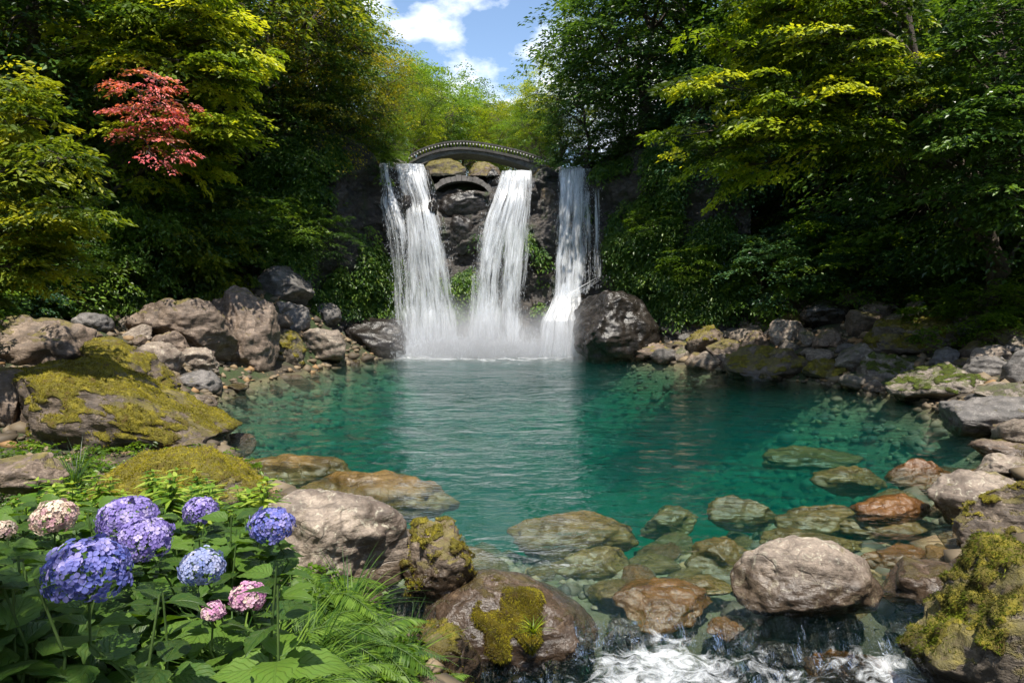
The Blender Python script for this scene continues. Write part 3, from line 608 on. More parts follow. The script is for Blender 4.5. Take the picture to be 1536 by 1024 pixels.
# ---- left side trees
tree_px(40, 40, 13, 2.8, 'a', 'dark', 'dark shaded broadleaf tree in the top left corner')
tree_px(130, 30, 14.5, 2.8, 'b', 'olive', 'olive tree reaching the top edge behind the red-leaved maple')
tree_px(330, -10, 16, 3.0, 'c', 'olive', 'olive green tree cut by the top edge left of the dark cliff tree')
tree_px(380, 40, 20, 2.9, 'd', 'dark', 'tall dark tree above the left cliff, behind the orange-tinged tree')
tree_px(370, 190, 19, 1.8, 'c', 'dark', 'dark tree low on the left cliff edge under the orange-tinged tree')
tree_px(505, 122, 19.5, 1.9, 'e', 'orange', 'rounded orange-tinged tree over the left cliff')
tree_px(430, 20, 26, 2.6, 'b', 'olive', 'olive tree above the orange-tinged tree at the top edge')
tree_px(492, 66, 27, 2.0, 'c', 'yellow', 'yellow-green tree on the left skyline beside the cloud')
tree_px(520, 195, 22.7, 1.5, 'c', 'dark', 'dark low tree on the cliff top left of the left waterfall')
tree_px(588, 150, 26, 1.6, 'e', 'yellow', 'sunlit yellow-green tree on the bank above the left waterfall')
tree_px(636, 174, 32, 2.0, 'd', 'mid', 'mid green tree left of the distant hazy hill trees')
tree_px(575, 205, 24.8, 1.0, 'c', 'fresh', 'small fresh green tree at the left waterfall lip', Hs=.8)
tree_px(622, 205, 29.5, 1.1, 'c', 'yellow', 'small yellow-green tree at the left bridge end', Hs=.8)
# ---- back
tree_px(665, 172, 44, 2.7, 'a', 'mid', 'dark green distant tree below the blue sky gap, leftmost of the far trees')
tree_px(708, 190, 50, 2.7, 'c', 'mid', 'distant round green tree centred under the sky gap')
tree_px(752, 210, 46, 2.4, 'b', 'olive', 'distant olive tree right of the sky gap centre')
tree_px(745, 200, 36, 1.7, 'e', 'olive', 'bright yellow-green tree above the bridge crown, right side', Hs=.8)
tree_px(690, 205, 35, 1.9, 'c', 'yellow', 'bright yellow-green tree directly behind the bridge crown', Hs=.8)
tree_px(655, 205, 34, 1.3, 'e', 'mid', 'pale green round tree behind the left part of the bridge', Hs=.8)
tree_px(790, 215, 33, 1.6, 'c', 'mid', 'mid green tree behind the right part of the bridge', Hs=.8)
tree_px(768, 200, 62, 2.7, 'a', 'olive', 'farthest tree low on the horizon right of the sky gap')
for i_, (u_, v_, Y_) in enumerate([(630, 180, 60), (672, 203, 66), (720, 212, 70), (775, 208, 72), (835, 175, 64), (600, 135, 66)]):
    tree_px(u_, v_, Y_, 3.4, 'acbdea'[i_], 'mid', 'hazy green tree on the far hill beyond the bridge', group='far hill trees')
# ---- right side trees
tree_px(838, 150, 27.5, 1.5, 'c', 'yellow', 'yellow-green tree leaning over the gap above the middle waterfall')
tree_px(806, 190, 30, 1.3, 'e', 'mid', 'small shaded green tree near the right bridge end', Hs=.8)
tree_px(935, 45, 26, 2.4, 'e', 'olive', 'tall tree with golden top on the right skyline')
tree_px(880, 175, 24.8, 1.8, 'c', 'dark', 'dark tree on the cliff above the right waterfall')
tree_px(960, 60, 22, 2.9, 'b', 'dark', 'dark tall tree between the golden-topped tree and the overhanging tree')
tree_px(950, 190, 22.5, 1.7, 'c', 'dark', 'dark bushy tree on the right cliff edge', Hs=.9)
tree_px(1040, 20, 19, 3.0, 'a', 'dark', 'dark tree behind the bright overhanging branches')
tree_px(1100, 210, 19, 2.2, 'd', 'blue', 'blue-green tree under the tips of the overhanging branches')
tree_px(1230, 60, 16, 3.0, 'b', 'dark', 'dark tree behind the middle of the overhanging tree')
tree_px(1400, 60, 14, 3.0, 'c', 'dark', 'dark tree filling the upper right beyond the leaning trunk')
tree_px(1500, 200, 12, 2.4, 'a', 'dark', 'dark tree at the right edge beside the leaning trunk')
tree_px(1560, 20, 11, 2.4, 'c', 'dark', 'dark tree in the top right corner')
plant('d', 'mid', 6.5, 1.4, float(terrain(6.5, 1.4))-.2, 2.0, 8.4, 1., 'unseen tree added on the near right bank to shade the bottom right corner', 'broadleaf_tree', 'tree', None, 4.2)  # stands out of view, added to cast shade on the near right rocks
plant('b', 'mid', -2.2, -1.3, float(terrain(-2.2, -1.3))-.2, 1.35, 6.6, 2., 'unseen slender tree added behind the camera to shade the hydrangea leaves', 'broadleaf_tree', 'tree', None, 2.6)  # out of view behind the camera, put in to darken the lower leaves
# ---- shrubs scattered over both slopes
def slope_shrubs(n, side, mats, label, group, seed, d0, d1, y0, y1, rlo, rhi):
    r = np.random.RandomState(seed); got = []
    k = 0
    while len(got) < n and k < 20000:
        k += 1; y = r.uniform(y0, y1); x = side*r.uniform(3, 19)
        if abs(x)/y > .88: continue
        d = float(shore(np.array(x), np.array(y)))
        if not (d0 < d < d1): continue
        rad = r.uniform(rlo, rhi)
        if any((x-a)**2+(y-b)**2 < (.62*(rad+c))**2 for a, b, c in got): continue
        got.append((x, y, rad)); z = float(terrain(x, y))
        plant('stu'[r.randint(3)], mats[r.randint(len(mats))], x, y, z-.2, rad, rad*r.uniform(1.2, 1.7), r.uniform(0, 6.28), label, 'shrub', 'shrub', group)
slope_shrubs(85, -1, ['dark', 'mid', 'blue', 'mid', 'olive'], 'leafy shrub in the thicket covering the left slope', 'shrubs of the left slope', 51, 4.3, 17, 8.5, 26, .8, 1.9)
slope_shrubs(85, 1, ['dark', 'dark', 'blue', 'mid'], 'dusky shrub in the thicket covering the right slope', 'shrubs of the right slope', 52, 4.6, 17, 8.5, 26, .8, 1.9)
def shrub_px(u, v, Y, rad, mat, label, k='t', Hs=1.3, name='shrub'):
    Y0 = Y; Y -= 2
    for _ in range(60):
        p = at(u, v, Y); g = max(float(terrain(p[0], p[1])), 9 if float(cliffd(p[0], p[1])) > 0 else -9)
        if g > p[2]-.3*rad or Y > Y0+7: break
        Y += .15
    rad *= Y/Y0; z0 = p[2]-rad*Hs*.55; plant(k, mat, p[0], p[1], z0, rad, rad*Hs, random.uniform(0, 6), label, name, 'shrub')
def fill_px(u, vt, Y, rad, k, mat, label):
    p = at(u, vt, Y); g = float(terrain(p[0], p[1])); plant(k, mat, p[0], p[1], g-.2, rad, max(p[2]-g+.2, rad), random.uniform(0, 6), label, 'shrub', 'shrub')
fill_px(212, 252, 18.3, 1.3, 's', 'mid', 'bushy green shrub hiding the stem of the red maple')
fill_px(275, 270, 19.3, 1.4, 'u', 'olive', 'olive shrub right below the red maple')
fill_px(120, 300, 16.5, 1.2, 't', 'mid', 'green shrub left of the red maple stem')
fill_px(1478, 390, 17.5, 1.3, 's', 'dark', 'dark shrub at the base of the leaning trunk')
fill_px(860, 222, 26.0, .9, 't', 'dark', 'dark bush on the lip above the right waterfall')
fill_px(912, 218, 25.4, .9, 'u', 'mid', 'green bush on the lip at the right end of the falls')
fill_px(556, 220, 25.2, .8, 's', 'mid', 'green bush on the lip at the left end of the falls')
fill_px(815, 228, 29.6, .8, 's', 'dark', 'dark bush hiding the right bridge footing')
fill_px(600, 226, 29.0, .7, 't', 'mid', 'green bush hiding the left bridge footing')
shrub_px(60, 400, 12, 1.5, 'mid', 'layered green shrub behind the reddish brown boulder at the left')
shrub_px(165, 400, 13.5, 1.2, 'olive', 'sunlit yellowish shrub drooping over the tan boulders')
shrub_px(30, 340, 11, 1.3, 'fresh', 'green shrub below the yellow-green branch at the left edge')
shrub_px(235, 350, 15.5, 1.4, 'blue', 'bluish shrub in the middle of the left slope')
shrub_px(335, 330, 18, 1.5, 'dark', 'dark shrub right of the bluish one on the left slope')
shrub_px(430, 330, 20, 1.1, 'mid', 'rounded green shrub clinging to the left cliff')
shrub_px(480, 350, 21, 1.0, 'dark', 'dark shrub clinging to the cliff beside the left waterfall')
shrub_px(985, 330, 21, .85, 'fresh', 'bright green shrub hanging on the cliff right of the falls')
shrub_px(1035, 390, 20, .8, 'fresh', 'lower bright green shrub on the right cliff')
shrub_px(1180, 390, 17, 1.3, 'blue', 'dusky green shrub above the far right rubble')
shrub_px(1280, 380, 15, 1.3, 'mid', 'green shrub above the dark brown angular boulder')
fill_px(1445, 428, 16.3, 1.15, 's', 'fresh', 'bright fern-like thicket above the mossy boulders at right')
fill_px(1530, 420, 15.4, 1.2, 't', 'fresh', 'bright fern-like thicket cut by the right edge')
fill_px(1335, 330, 19.5, 1.5, 'u', 'blue', 'dusky blue-green shrub under the overhanging tree')
fill_px(1180, 330, 21., 1.5, 's', 'mid', 'green shrub right of the cliff under the overhanging tips')
shrub_px(1500, 340, 11.5, .8, 'red', 'sparse shrub with dull red leaves at the right edge', 's', .9) if False else None
# ---- trees with a drawn skeleton (limbs given by where they end)
def limb_tree(name, label, cat, trunk, limbs, mat, nspray, nleaf, L, sprR, spread, seed, tr=.16, tipw=1.6, droop=.35, start=.25, outdir=None):
    r = np.random.RandomState(seed); T = np.array([at(*p) for p in trunk]); gz = float(terrain(T[0][0], T[0][1]))
    if gz < T[0][2]: T = np.concatenate([[np.array((T[0][0], T[0][1]+.1, gz-.2))], T])
    base = T[0].copy()
    t = thing(name, label, cat, tuple(base)); mb = MB(); n = len(T); s = np.linspace(0, 1, 14)
    tk = np.stack([np.interp(s, np.linspace(0, 1, n), T[:, k]) for k in range(3)], -1)
    for _ in range(2): tk[1:-1] = (tk[:-2]+2*tk[1:-1]+tk[2:])/4
    mb.tube(tk-base, np.linspace(tr, tr*.35, 14), 8); P = []; D = []; nb = []
    for l in limbs:
        e_ = at(*l[:3]); f = l[3] if len(l) > 3 else .7; st = tk[int(f*13)]
        c = curve(st, e_, .10, 9, r, .02); mb.tube(c-base, np.linspace(tr*.4, .012, 9), 6)
        Ld = norm(e_-st)
        for k in range(nspray):
            tt = start+(1-start)*r.rand()**(1/tipw); p0 = np.array([np.interp(tt, np.linspace(0, 1, 9), c[:, j]) for j in range(3)])
            sd = r.normal(size=3)*np.array((1, 1, .42)); p = p0+sd*spread*(1.15-.6*tt); P.append(p); D.append(norm(Ld*np.array((1, 1, .3))*.9+norm(p-p0)*.8)); nb.append((p0, p))
    for a, b in nb: mb.tube(curve(a, b, .08, 4, r, .03)-base, np.linspace(.014, .005, 4), 3)
    P = np.array(P)-base; V, F_, rn = leaves(P, np.array(D), sprR*r.uniform(.6, 1.3, len(P)), nleaf, L, droop, seed=seed, thick=.06, clump=.85)
    obj('trunk', mb.mesh('trunk', M['bark']), t); obj('crown', mesh_np('crown', V, F_, False, M[mat], attrs={'rnd': ('FACE', rn)}), t)
    return t
limb_tree('overhanging_tree', 'leaning tree whose bright yellow-green branches overhang the pool from the upper right', 'tree',
          [(1500, 345, 16.0), (1440, 250, 15.7), (1395, 170, 15.5), (1370, 90, 15.3), (1350, -60, 15.1)],
          [(1015, 205, 14.5, .45), (1050, 235, 14.9, .4), (1035, 130, 14.3, .5), (1075, 60, 14.3, .6), (1110, 250, 15.1, .4), (1130, 10, 14.3, .7), (1150, 150, 14.1, .5), (1200, 60, 14.1, .7), (1230, 210, 14.7, .45), (1290, 110, 14.1, .6), (1200, -60, 14.1, .9), (1320, -30, 13.9, .9), (1110, -60, 14.5, .8)],
          'yellow', 36, 90, .13, .58, .60, 61, tr=.17)
limb_tree('overhanging_tree', 'shaded limbs of dark leaves hanging right of the leaning trunk', 'tree',
          [(1600, 330, 14.5), (1580, 200, 14.3), (1560, 80, 14.0)], [(1440, 190, 13.6, .5), (1430, 80, 13.6, .8), (1470, 280, 13.8, .3), (1480, 10, 13.4, .9), (1520, 150, 13.0, .6)], 'dark', 36, 85, .13, .56, .62, 62)
limb_tree('maple_tree', 'yellow-green maple with layered branches above the red maple on the left', 'tree',
          [(150, 330, 18.2), (170, 200, 17.8), (200, 80, 17.4), (220, -40, 17.2)],
          [(365, 195, 16.6, .5), (350, 120, 16.6, .6), (330, 30, 16.6, .8), (300, 190, 16.8, .4), (360, 70, 16.8, .7), (270, 90, 16.2, .6), (230, 20, 16.2, .9), (150, 70, 16.5, .7), (310, -20, 16.4, .9), (310, 240, 17.0, .35), (340, 215, 17.0, .4)],
          'yellow', 26, 80, .15, .62, .62, 63, tr=.17)
limb_tree('maple_tree', 'low yellow-green maple branches reaching in from the left edge', 'tree',
          [(-160, 420, 10), (-120, 300, 9.8), (-90, 180, 9.6)],
          [(130, 235, 9.2, .6), (110, 310, 9.2, .4), (60, 180, 9.4, .8), (30, 120, 9.4, .9), (40, 260, 9, .6), (70, 340, 9.4, .3), (20, 400, 9.2, .2), (100, 390, 9.8, .2)],
          'olive', 28, 80, .10, .42, .36, 64, tr=.12)
limb_tree('red_maple', 'small maple with coral red leaves in the middle of the left slope', 'tree',
          [(170, 300, 20.5), (195, 245, 18.2), (215, 190, 16.2), (222, 150, 15.6)],
          [(262, 150, 15.2, .8), (198, 128, 15.2, .95), (268, 195, 15.2, .7), (228, 236, 15.1, .55), (240, 122, 15.2, .95), (268, 232, 15.2, .6), (200, 165, 15.3, .8)], 'red', 9, 42, .09, .36, .27, 65, tr=.06)
# ---- undergrowth (uncountable)
def on_slope(n, seed):
    r = np.random.RandomState(seed); out = []
    while len(out) < n:
        x = r.uniform(-20, 20, 4000); y = r.uniform(8, 34, 4000); d = shore(x, y); c = cliffd(x, y)
        nn = fbm(np.stack([x*.7, y*.7, 0*x], -1), 3)
        ok = (np.abs(x)/y < .85) & (((d > 3.9+nn) & (y < 24)) | ((c > .5) & ((x < -4.6) | (x > 2.9)))) & (nn > -.45)
        out += list(zip(x[ok], y[ok]))
    return np.array(out[:n])
pp = on_slope(5200, 71); zz = terrain(pp[:, 0], pp[:, 1]); P = np.concatenate([pp, zz[:, None]], 1)
ex = terrain(pp[:, 0]+.2, pp[:, 1])-terrain(pp[:, 0]-.2, pp[:, 1]); ey = terrain(pp[:, 0], pp[:, 1]+.2)-terrain(pp[:, 0], pp[:, 1]-.2)
D = norm(np.stack([-ex, -ey, 0*ex+.12], -1)+np.random.RandomState(3).normal(0, .25, P.shape)*np.array((1, 1, .3))); r = np.random.RandomState(72)
P[:, 2] += r.uniform(.05, .5, len(P)); V, F_, rn = leaves(P, D, r.uniform(.3, .7, len(P)), 46, .15, .4, seed=73)
M['under'] = leaf_mat('leaf_undergrowth', [(.012, .03, .008), (.025, .06, .012), (.05, .10, .014), (.10, .15, .02)], .4, .4, .45, gain=1.75)
tag(obj('undergrowth', mesh_np('undergrowth', V, F_, False, M['under'], attrs={'rnd': ('FACE', rn)})), 'low ferns and creepers covering the shaded slopes', kind='stuff')
# hanging creepers on the cliff
r = np.random.RandomState(81); fi = r.uniform(0, len(cp)-1, 5200); zc_ = r.uniform(1.6, 7.3, 5200); xs = np.interp(fi, I, cp[:, 0]); ys = np.interp(fi, I, cp[:, 1])
s3 = np.stack([np.interp(fi, I, cs)*.6, 0*fi, zc_*.25], -1); vn = fbm(s3, 3)
bare = (xs > -5.6) & (xs < 3.4); thr = np.where(bare, .31, np.where(xs < 0, -.08, -.2)); thr = np.where((xs > 1.02) & (xs < 1.38) & (zc_ > 2.4), -.05, thr)
keep = vn > thr; fi, zc_ = fi[keep], zc_[keep]; zc_ = np.minimum(zc_, cliff_top(np.interp(fi, I, cp[:, 0]))); P = cliff_point(fi, zc_); Nn = np.stack([np.interp(fi, I, cn[:, 0]), np.interp(fi, I, cn[:, 1]), 0*fi-.5], -1)
P = P+Nn*.06; V, F_, rn = leaves(P, Nn+r.normal(0, .2, Nn.shape), r.uniform(.22, .5, len(P)), 50, .12, 1.1, seed=82)
tag(obj('creeper', mesh_np('creeper', V, F_, False, M['under'], attrs={'rnd': ('FACE', rn)})), 'green creepers hanging down the cliffs beside the falls', kind='stuff')
# ---------------------------------------------------------------- waterfalls
q = NT('falling_water'); uvn = q.n('UVMap', uv_map='UVMap').outputs[0]; dn = q.n('Attribute', attribute_name='dens').outputs['Fac']
ma = q.n('Mapping', {'Vector': uvn, 'Scale': (7., .55, 1)}).outputs[0]; mb_ = q.n('Mapping', {'Vector': uvn, 'Scale': (30., .8, 1)}).outputs[0]; mc_ = q.n('Mapping', {'Vector': uvn, 'Scale': (2.2, .25, 1)}).outputs[0]
md_ = q.n('Mapping', {'Vector': uvn, 'Scale': (26., 11, 1)}).outputs[0]
f_ = q.math('ADD', q.math('MULTIPLY', q.noise(ma, 1, 4, .6, .9), 1.7), q.math('MULTIPLY', q.noise(mb_, 1, 5, .7, .4), 1.2)); f_ = q.math('ADD', f_, q.math('MULTIPLY', q.noise(mc_, 1, 2), .9)); f_ = q.math('ADD', f_, q.math('MULTIPLY', q.noise(md_, 1, 4, .8), .22))
al = q.maprange(q.math('ADD', f_, q.math('SUBTRACT', q.math('MULTIPLY', dn, .85), .85)), 1.66, 2.18)
al = q.math('MULTIPLY', q.math('MULTIPLY', al, q.maprange(dn, 0., .25)), q.maprange(q.noise(q.n('Mapping', {'Vector': uvn, 'Scale': (3.6, .42, 1)}).outputs[0], 1, 3, .6, .8), .36, .50, .25, 1.))
df = q.n('BsdfDiffuse', {0: (.90, .92, .95, 1)}); tl = q.n('BsdfTranslucent', {0: (.85, .88, .92, 1)}); gg = q.n('BsdfGlossy', {'Roughness': .3})
w_ = q.n('MixShader', {0: .5, 1: df.outputs[0], 2: tl.outputs[0]}); w_ = q.n('MixShader', {0: .06, 1: w_.outputs[0], 2: gg.outputs[0]})
s_m = q.n('MixShader', {0: al, 1: q.n('BsdfTransparent').outputs[0], 2: w_.outputs[0]}); q.link(s_m.outputs[0], q.out.inputs[0]); M['fall'] = q.m
q = NT('water_drops'); df = q.n('BsdfDiffuse', {0: (.9, .92, .95, 1)}); tl = q.n('BsdfTranslucent', {0: (.9, .92, .95, 1)}); q.link(q.n('MixShader', {0: .5, 1: df.outputs[0], 2: tl.outputs[0]}).outputs[0], q.out.inputs[0]); M['drops'] = q.m
def waterfall(label, sheets, ndrop, seed, splash=(600, 700), nsplash=0):
    """sheets: list of rows [(v, uL, uR, Y, dens)...]"""
    r = np.random.RandomState(seed); Vs = []; Fs = []; uvs = []; ds = []; nv = 0; dp = []
    for si, (rows, layers) in enumerate(sheets):
        rows = np.array(rows, float); nrow = 70; ncol = 34; s = np.linspace(rows[0, 0], rows[-1, 0], nrow)
        Rr = np.stack([s]+[np.interp(s, rows[:, 0], rows[:, k]) for k in range(1, 5)], -1)
        for _ in range(2): Rr[1:-1, 1:4] = (Rr[:-2, 1:4]+2*Rr[1:-1, 1:4]+Rr[2:, 1:4])/4
        for L in range(layers):
            t = np.linspace(0, 1, ncol); G = np.zeros((nrow, ncol, 3))
            for i in range(nrow):
                for j in range(ncol): G[i, j] = at(Rr[i, 1]+(Rr[i, 2]-Rr[i, 1])*t[j], Rr[i, 0], Rr[i, 3])
            o_ = seed*5+si*2+L; bulge = .16*np.sin(PI*t)[None]+.05*L
            G[..., 1] -= bulge+.10*fbm(np.stack([G[..., 0]*2.5+o_, G[..., 2]*.5, G[..., 0]*0], -1), 3)
            G[..., 0] += .03*pnoise(np.stack([G[..., 0]*2+o_, G[..., 2]*1.1, G[..., 0]*0], -1))
            idx = np.arange(nrow*ncol).reshape(nrow, ncol)+nv
            Fs.append(np.stack([idx[:-1, :-1], idx[:-1, 1:], idx[1:, 1:], idx[1:, :-1]], -1).reshape(-1, 4)); nv += nrow*ncol
            Vs.append(G.reshape(-1, 3)); wdt = (at(Rr[nrow//2, 2], 300, 23)-at(Rr[nrow//2, 1], 300, 23))[0]
            uvs.append(np.stack([np.broadcast_to(t*wdt+o_*3.1, (nrow, ncol)), np.broadcast_to(-G[:, :1, 2]+o_, (nrow, ncol))], -1).reshape(-1, 2))
            ed = np.clip(np.minimum(t, 1-t)*5.5, 0, 1)**.7; ds.append((Rr[:, 4:5]*ed[None]*(1-.12*L)).ravel())
        for k in range(int(ndrop*(rows[-1, 0]-rows[0, 0])/270)):
            i = r.randint(nrow); tt = r.rand(); p = at(Rr[i, 1]+(Rr[i, 2]-Rr[i, 1])*tt, Rr[i, 0], Rr[i, 3]-.12-abs(r.normal(0, .10))); p += r.normal(0, .05, 3)*np.array((1.6, 1, 1)); dp.append(p)
    for k in range(nsplash):
        p = at(r.uniform(*splash), 530, 22.6+r.normal(0, .35)); p[2] = abs(r.normal(0, .28))+.01; dp.append(p)
    dp = np.array(dp); n = len(dp); h = r.gamma(2, .012, n)+.008; w = r.uniform(.003, .008, n)
    O = np.array([(1, 0, 0), (-.5, .87, 0), (-.5, -.87, 0), (0, 0, 1.), (0, 0, -1.)]); V2 = dp[:, None]+O[None]*np.stack([w, w, h], -1)[:, None]
    T = np.array([(0, 1, 3), (1, 2, 3), (2, 0, 3), (1, 0, 4), (2, 1, 4), (0, 2, 4)])
    root = thing('waterfall', label, 'waterfall', tuple(at(sheets[0][0][-1][1], 530, 23)))
    b0 = np.array(root.location)
    sh = obj('water_sheet', mesh_np('water_sheet', np.concatenate(Vs)-b0, Fs, True, M['fall'], attrs={'dens': ('POINT', np.concatenate(ds))}, uv=np.concatenate(uvs)), root)
    dr_ = obj('droplets', mesh_np('droplets', V2.reshape(-1, 3)-b0, (T[None]+np.arange(n)[:, None, None]*5).reshape(-1, 3), False, M['drops']), root); dr_['kind'] = 'stuff'
waterfall('wide left waterfall fanning out below a ledge beside the stone arch', [
    ([(247, 590, 640, 24.5, 1), (250, 590, 641, 23.95, 1), (275, 596, 648, 23.7, .95), (303, 606, 655, 23.55, .8), (320, 604, 662, 23.3, 1.0), (370, 603, 676, 23.05, .95), (440, 604, 688, 22.95, .95), (534, 606, 698, 22.9, 1.1)], 3),
    ([(246, 567, 586, 24.4, .9), (250, 567, 586, 23.95, .9), (290, 575, 592, 23.75, .8), (302, 566, 600, 23.6, 1.0), (340, 578, 612, 23.3, .85), (420, 586, 620, 23.15, .7), (500, 590, 636, 23.0, .8), (534, 592, 640, 22.95, 1)], 2),
    ([(248, 586, 606, 24.3, .55), (300, 590, 612, 23.8, .5), (310, 600, 640, 23.5, .6), (534, 600, 690, 23.2, .6)], 1)], 900, 3, (585, 712), 7000)
waterfall('broad middle waterfall spreading leftward as it drops, right of the stone arch', [
    ([(257, 750, 801, 24.5, 1), (260, 748, 802, 23.95, 1), (285, 742, 801, 23.7, .95), (300, 738, 800, 23.5, 1.0), (340, 720, 798, 23.3, .95), (400, 706, 795, 23.1, .9), (460, 700, 792, 23.0, .9), (534, 694, 796, 22.9, 1.1)], 3),
    ([(262, 750, 776, 23.9, .9), (330, 722, 762, 23.3, 1.), (420, 704, 748, 23.0, 1.), (534, 696, 750, 22.85, 1.1)], 1)], 900, 7, (680, 805), 7000)
waterfall('narrow right waterfall breaking on a rock shelf before the pool', [
    ([(252, 836, 880, 24.5, 1.1), (255, 836, 880, 23.95, 1.1), (300, 834, 880, 23.7, 1), (380, 830, 880, 23.5, 1), (445, 828, 872, 23.3, 1.1), ], 3),
    ([(425, 829, 873, 23.4, .8), (445, 826, 875, 23.25, .95), (458, 820, 877, 23.05, 1.05), (480, 806, 878, 22.6, .95), (534, 796, 880, 22.3, 1.05)], 3),
    ([(254, 866, 888, 24.1, .75), (430, 858, 890, 23.4, .7), (440, 856, 886, 23.3, .6)], 2),
    ([(414, 896, 912, 23.0, .5), (424, 876, 905, 22.9, .7), (440, 848, 880, 22.8, .8), (455, 835, 860, 22.8, .7)], 1)], 500, 11, (795, 885), 3000)
waterfall('thin thread of falling water at the far right of the falls', [
    ([(250, 891, 899, 24.2, .95), (300, 891, 900, 23.7, .8), (415, 889, 903, 23.3, .7)], 2),
    ([(252, 880, 890, 24.1, .5), (410, 878, 892, 23.5, .45)], 1)], 160, 17)
# shelf rock below the right waterfall
RB(808, 452, 878, 533, -.05, 'rock_dark', 'dark shelf rock under the foot of the right waterfall', dr=.5, chops=5)
# rocks on the lip between the falls
def lip_rock(u0, v0, u1, v1, Y, mat, label, seed, moss=None, D=1.0):
    a = at(u0, v1, Y); b = at(u1, v0, Y); w = b[0]-a[0]; h = b[2]-a[2]
    P, F = rock_geo(seed, 5, 7, .85, .16, .03, (w/2, D/2, h*.62)); o = obj('boulder', mesh_np('boulder', P, F, True, M[mat]), None, ((a[0]+b[0])/2, Y+D*.3, (a[2]+b[2])/2-h*.12)); tag(o, label, 'boulder')
    if moss: moss_tufts(P, F, seed, 3000, moss, .04, M['moss'], o)
lip_rock(634, 235, 700, 268, 25.2, 'rock_mossfull', 'mossy golden boulder on the lip under the bridge, left one', 501, .3)
lip_rock(700, 240, 752, 272, 25.3, 'rock_mossy', 'brown ledge boulder on the lip right of the mossy golden one', 502, .6)
lip_rock(798, 246, 838, 300, 24.4, 'rock_mossy', 'brown rock with hanging moss between middle and right waterfalls', 503, .5, .8)
lip_rock(655, 285, 740, 325, 24.1, 'rock_dark', 'dark boulder jammed under the small stone arch', 504, None, .8)
lip_rock(662, 318, 715, 372, 24.0, 'rock_dark', 'dark wet boulder lodged between the left and middle waterfalls', 505, None, .7)
lip_rock(728, 252, 752, 300, 24.6, 'rock_dark', 'dark rock beside the right foot of the small stone arch', 506, None, .7)
lip_rock(540, 232, 572, 262, 24.2, 'rock_mossy', 'mossy rock at the left end of the falls lip', 507, .4, .8)
lip_rock(876, 240, 892, 262, 24.4, 'rock_dark', 'small dark rock splitting off the thin thread of water', 508, None, .6)
lip_rock(898, 236, 935, 268, 24.3, 'rock_mossy', 'mossy rock at the right end of the falls lip', 509, .5, .8)
lip_rock(600, 292, 617, 314, 23.25, 'rock_dark', 'small wet rock poking through the top of the left waterfall', 511, None, .3)
lip_rock(641, 300, 655, 318, 23.1, 'rock_dark', 'small wet rock at the right edge of the left waterfall', 512, None, .3)
# ---------------------------------------------------------------- bridge and arch
M['stone'] = simple_mat('bridge_stone', (.09, .082, .075), (.22, .20, .185), 5, .85, .5, .03); M['stone_pale'] = simple_mat('pale_stone', (.42, .40, .38), (.55, .53, .5), 9, .8, .3, .01); M['stone_dark'] = simple_mat('dark_stone', (.04, .038, .036), (.09, .083, .08), 6, .8, .5, .02)
def arc_pts(px, n=60):
    px = np.array(px, float); d = np.concatenate([[0], np.cumsum(np.hypot(*np.diff(px[:, :2], axis=0).T))]); t = np.linspace(0, d[-1], n)
    P = np.stack([np.interp(t, d, px[:, k]) for k in range(3)], -1)
    for _ in range(12): P[1:-1] = (P[:-2]+2*P[1:-1]+P[2:])/4
    return np.array([at(*p) for p in P])
top_ = arc_pts([(614, 243, 28), (632, 232, 28), (662, 223, 28), (695, 220, 28), (735, 225, 28), (780, 235, 28), (822, 249, 28)])
root = thing('stone_footbridge', 'long low arched footbridge with white-dotted railing over the falls', 'bridge', tuple(top_[0])); b0 = top_[0].copy(); T_ = top_-b0
n = len(T_); s = np.linspace(0, 1, n); thick = .13+.22*np.abs(2*s-1)**2.2
def band(P, up0, up1, y0, y1):
    mb = MB(); q8 = [P+np.array((0, y0, 0))+UP*np.asarray(up0).reshape(-1, 1), P+np.array((0, y0, 0))+UP*np.asarray(up1).reshape(-1, 1), P+np.array((0, y1, 0))+UP*np.asarray(up1).reshape(-1, 1), P+np.array((0, y1, 0))+UP*np.asarray(up0).reshape(-1, 1)]
    q8.append(q8[0]); mb.grid(np.stack(q8, 1)); return mb
o = np.ones(n)
obj('arch', band(T_, -thick-.1, -.1*o, .03, 1.47).mesh('arch', M['stone'], False), root)
obj('deck', band(T_, -.1*o, -.0*o, -.06, 1.56).mesh('deck', M['stone_dark'], False), root)
mb = MB(); mb.box((0, 0, 0), (.022, .025, .10)); mc = MB(); mc.box((0, 0, 0), (.024, .015, .026)); BAL = (mb.mesh('baluster', M['stone_dark'], False), mc.mesh('cap', M['stone_pale'], False))
for y_ in (0., 1.44):
    rl = obj('railing', band(T_, .20*o, .26*o, y_-.03, y_+.07).mesh('railing', M['stone_dark'], False), root)
    ps = arc_pts([(614, 243, 28), (632, 232, 28), (662, 223, 28), (695, 220, 28), (735, 225, 28), (780, 235, 28), (822, 249, 28)], 46)-b0
    for p in ps: bb = obj('baluster', BAL[0], rl, tuple(p+np.array((0, y_+.02, .10)))); obj('cap', BAL[1], bb, (0, -.065, .045))
for sgn, e_ in ((-1, T_[0]), (1, T_[-1])):
    P, F = rock_geo(600+sgn, 4, 10, .95, .06, .02, (.75, 1.1, .9)); obj('abutment', mesh_np('abutment', P+e_+np.array((sgn*.35, .7, -.75)), F, True, M['stone']), root)
mid = at(693, 300, 24.25); ring = np.linspace(PI*.02, PI*.98, 17); root = thing('stone_arch', 'small weathered stone arch between left and middle waterfalls', 'arch', tuple(mid)); mb = MB(); mj = MB()
rx_, rz_, zb_ = .95, .50, at(693, 294, 24.25)[2]-mid[2]
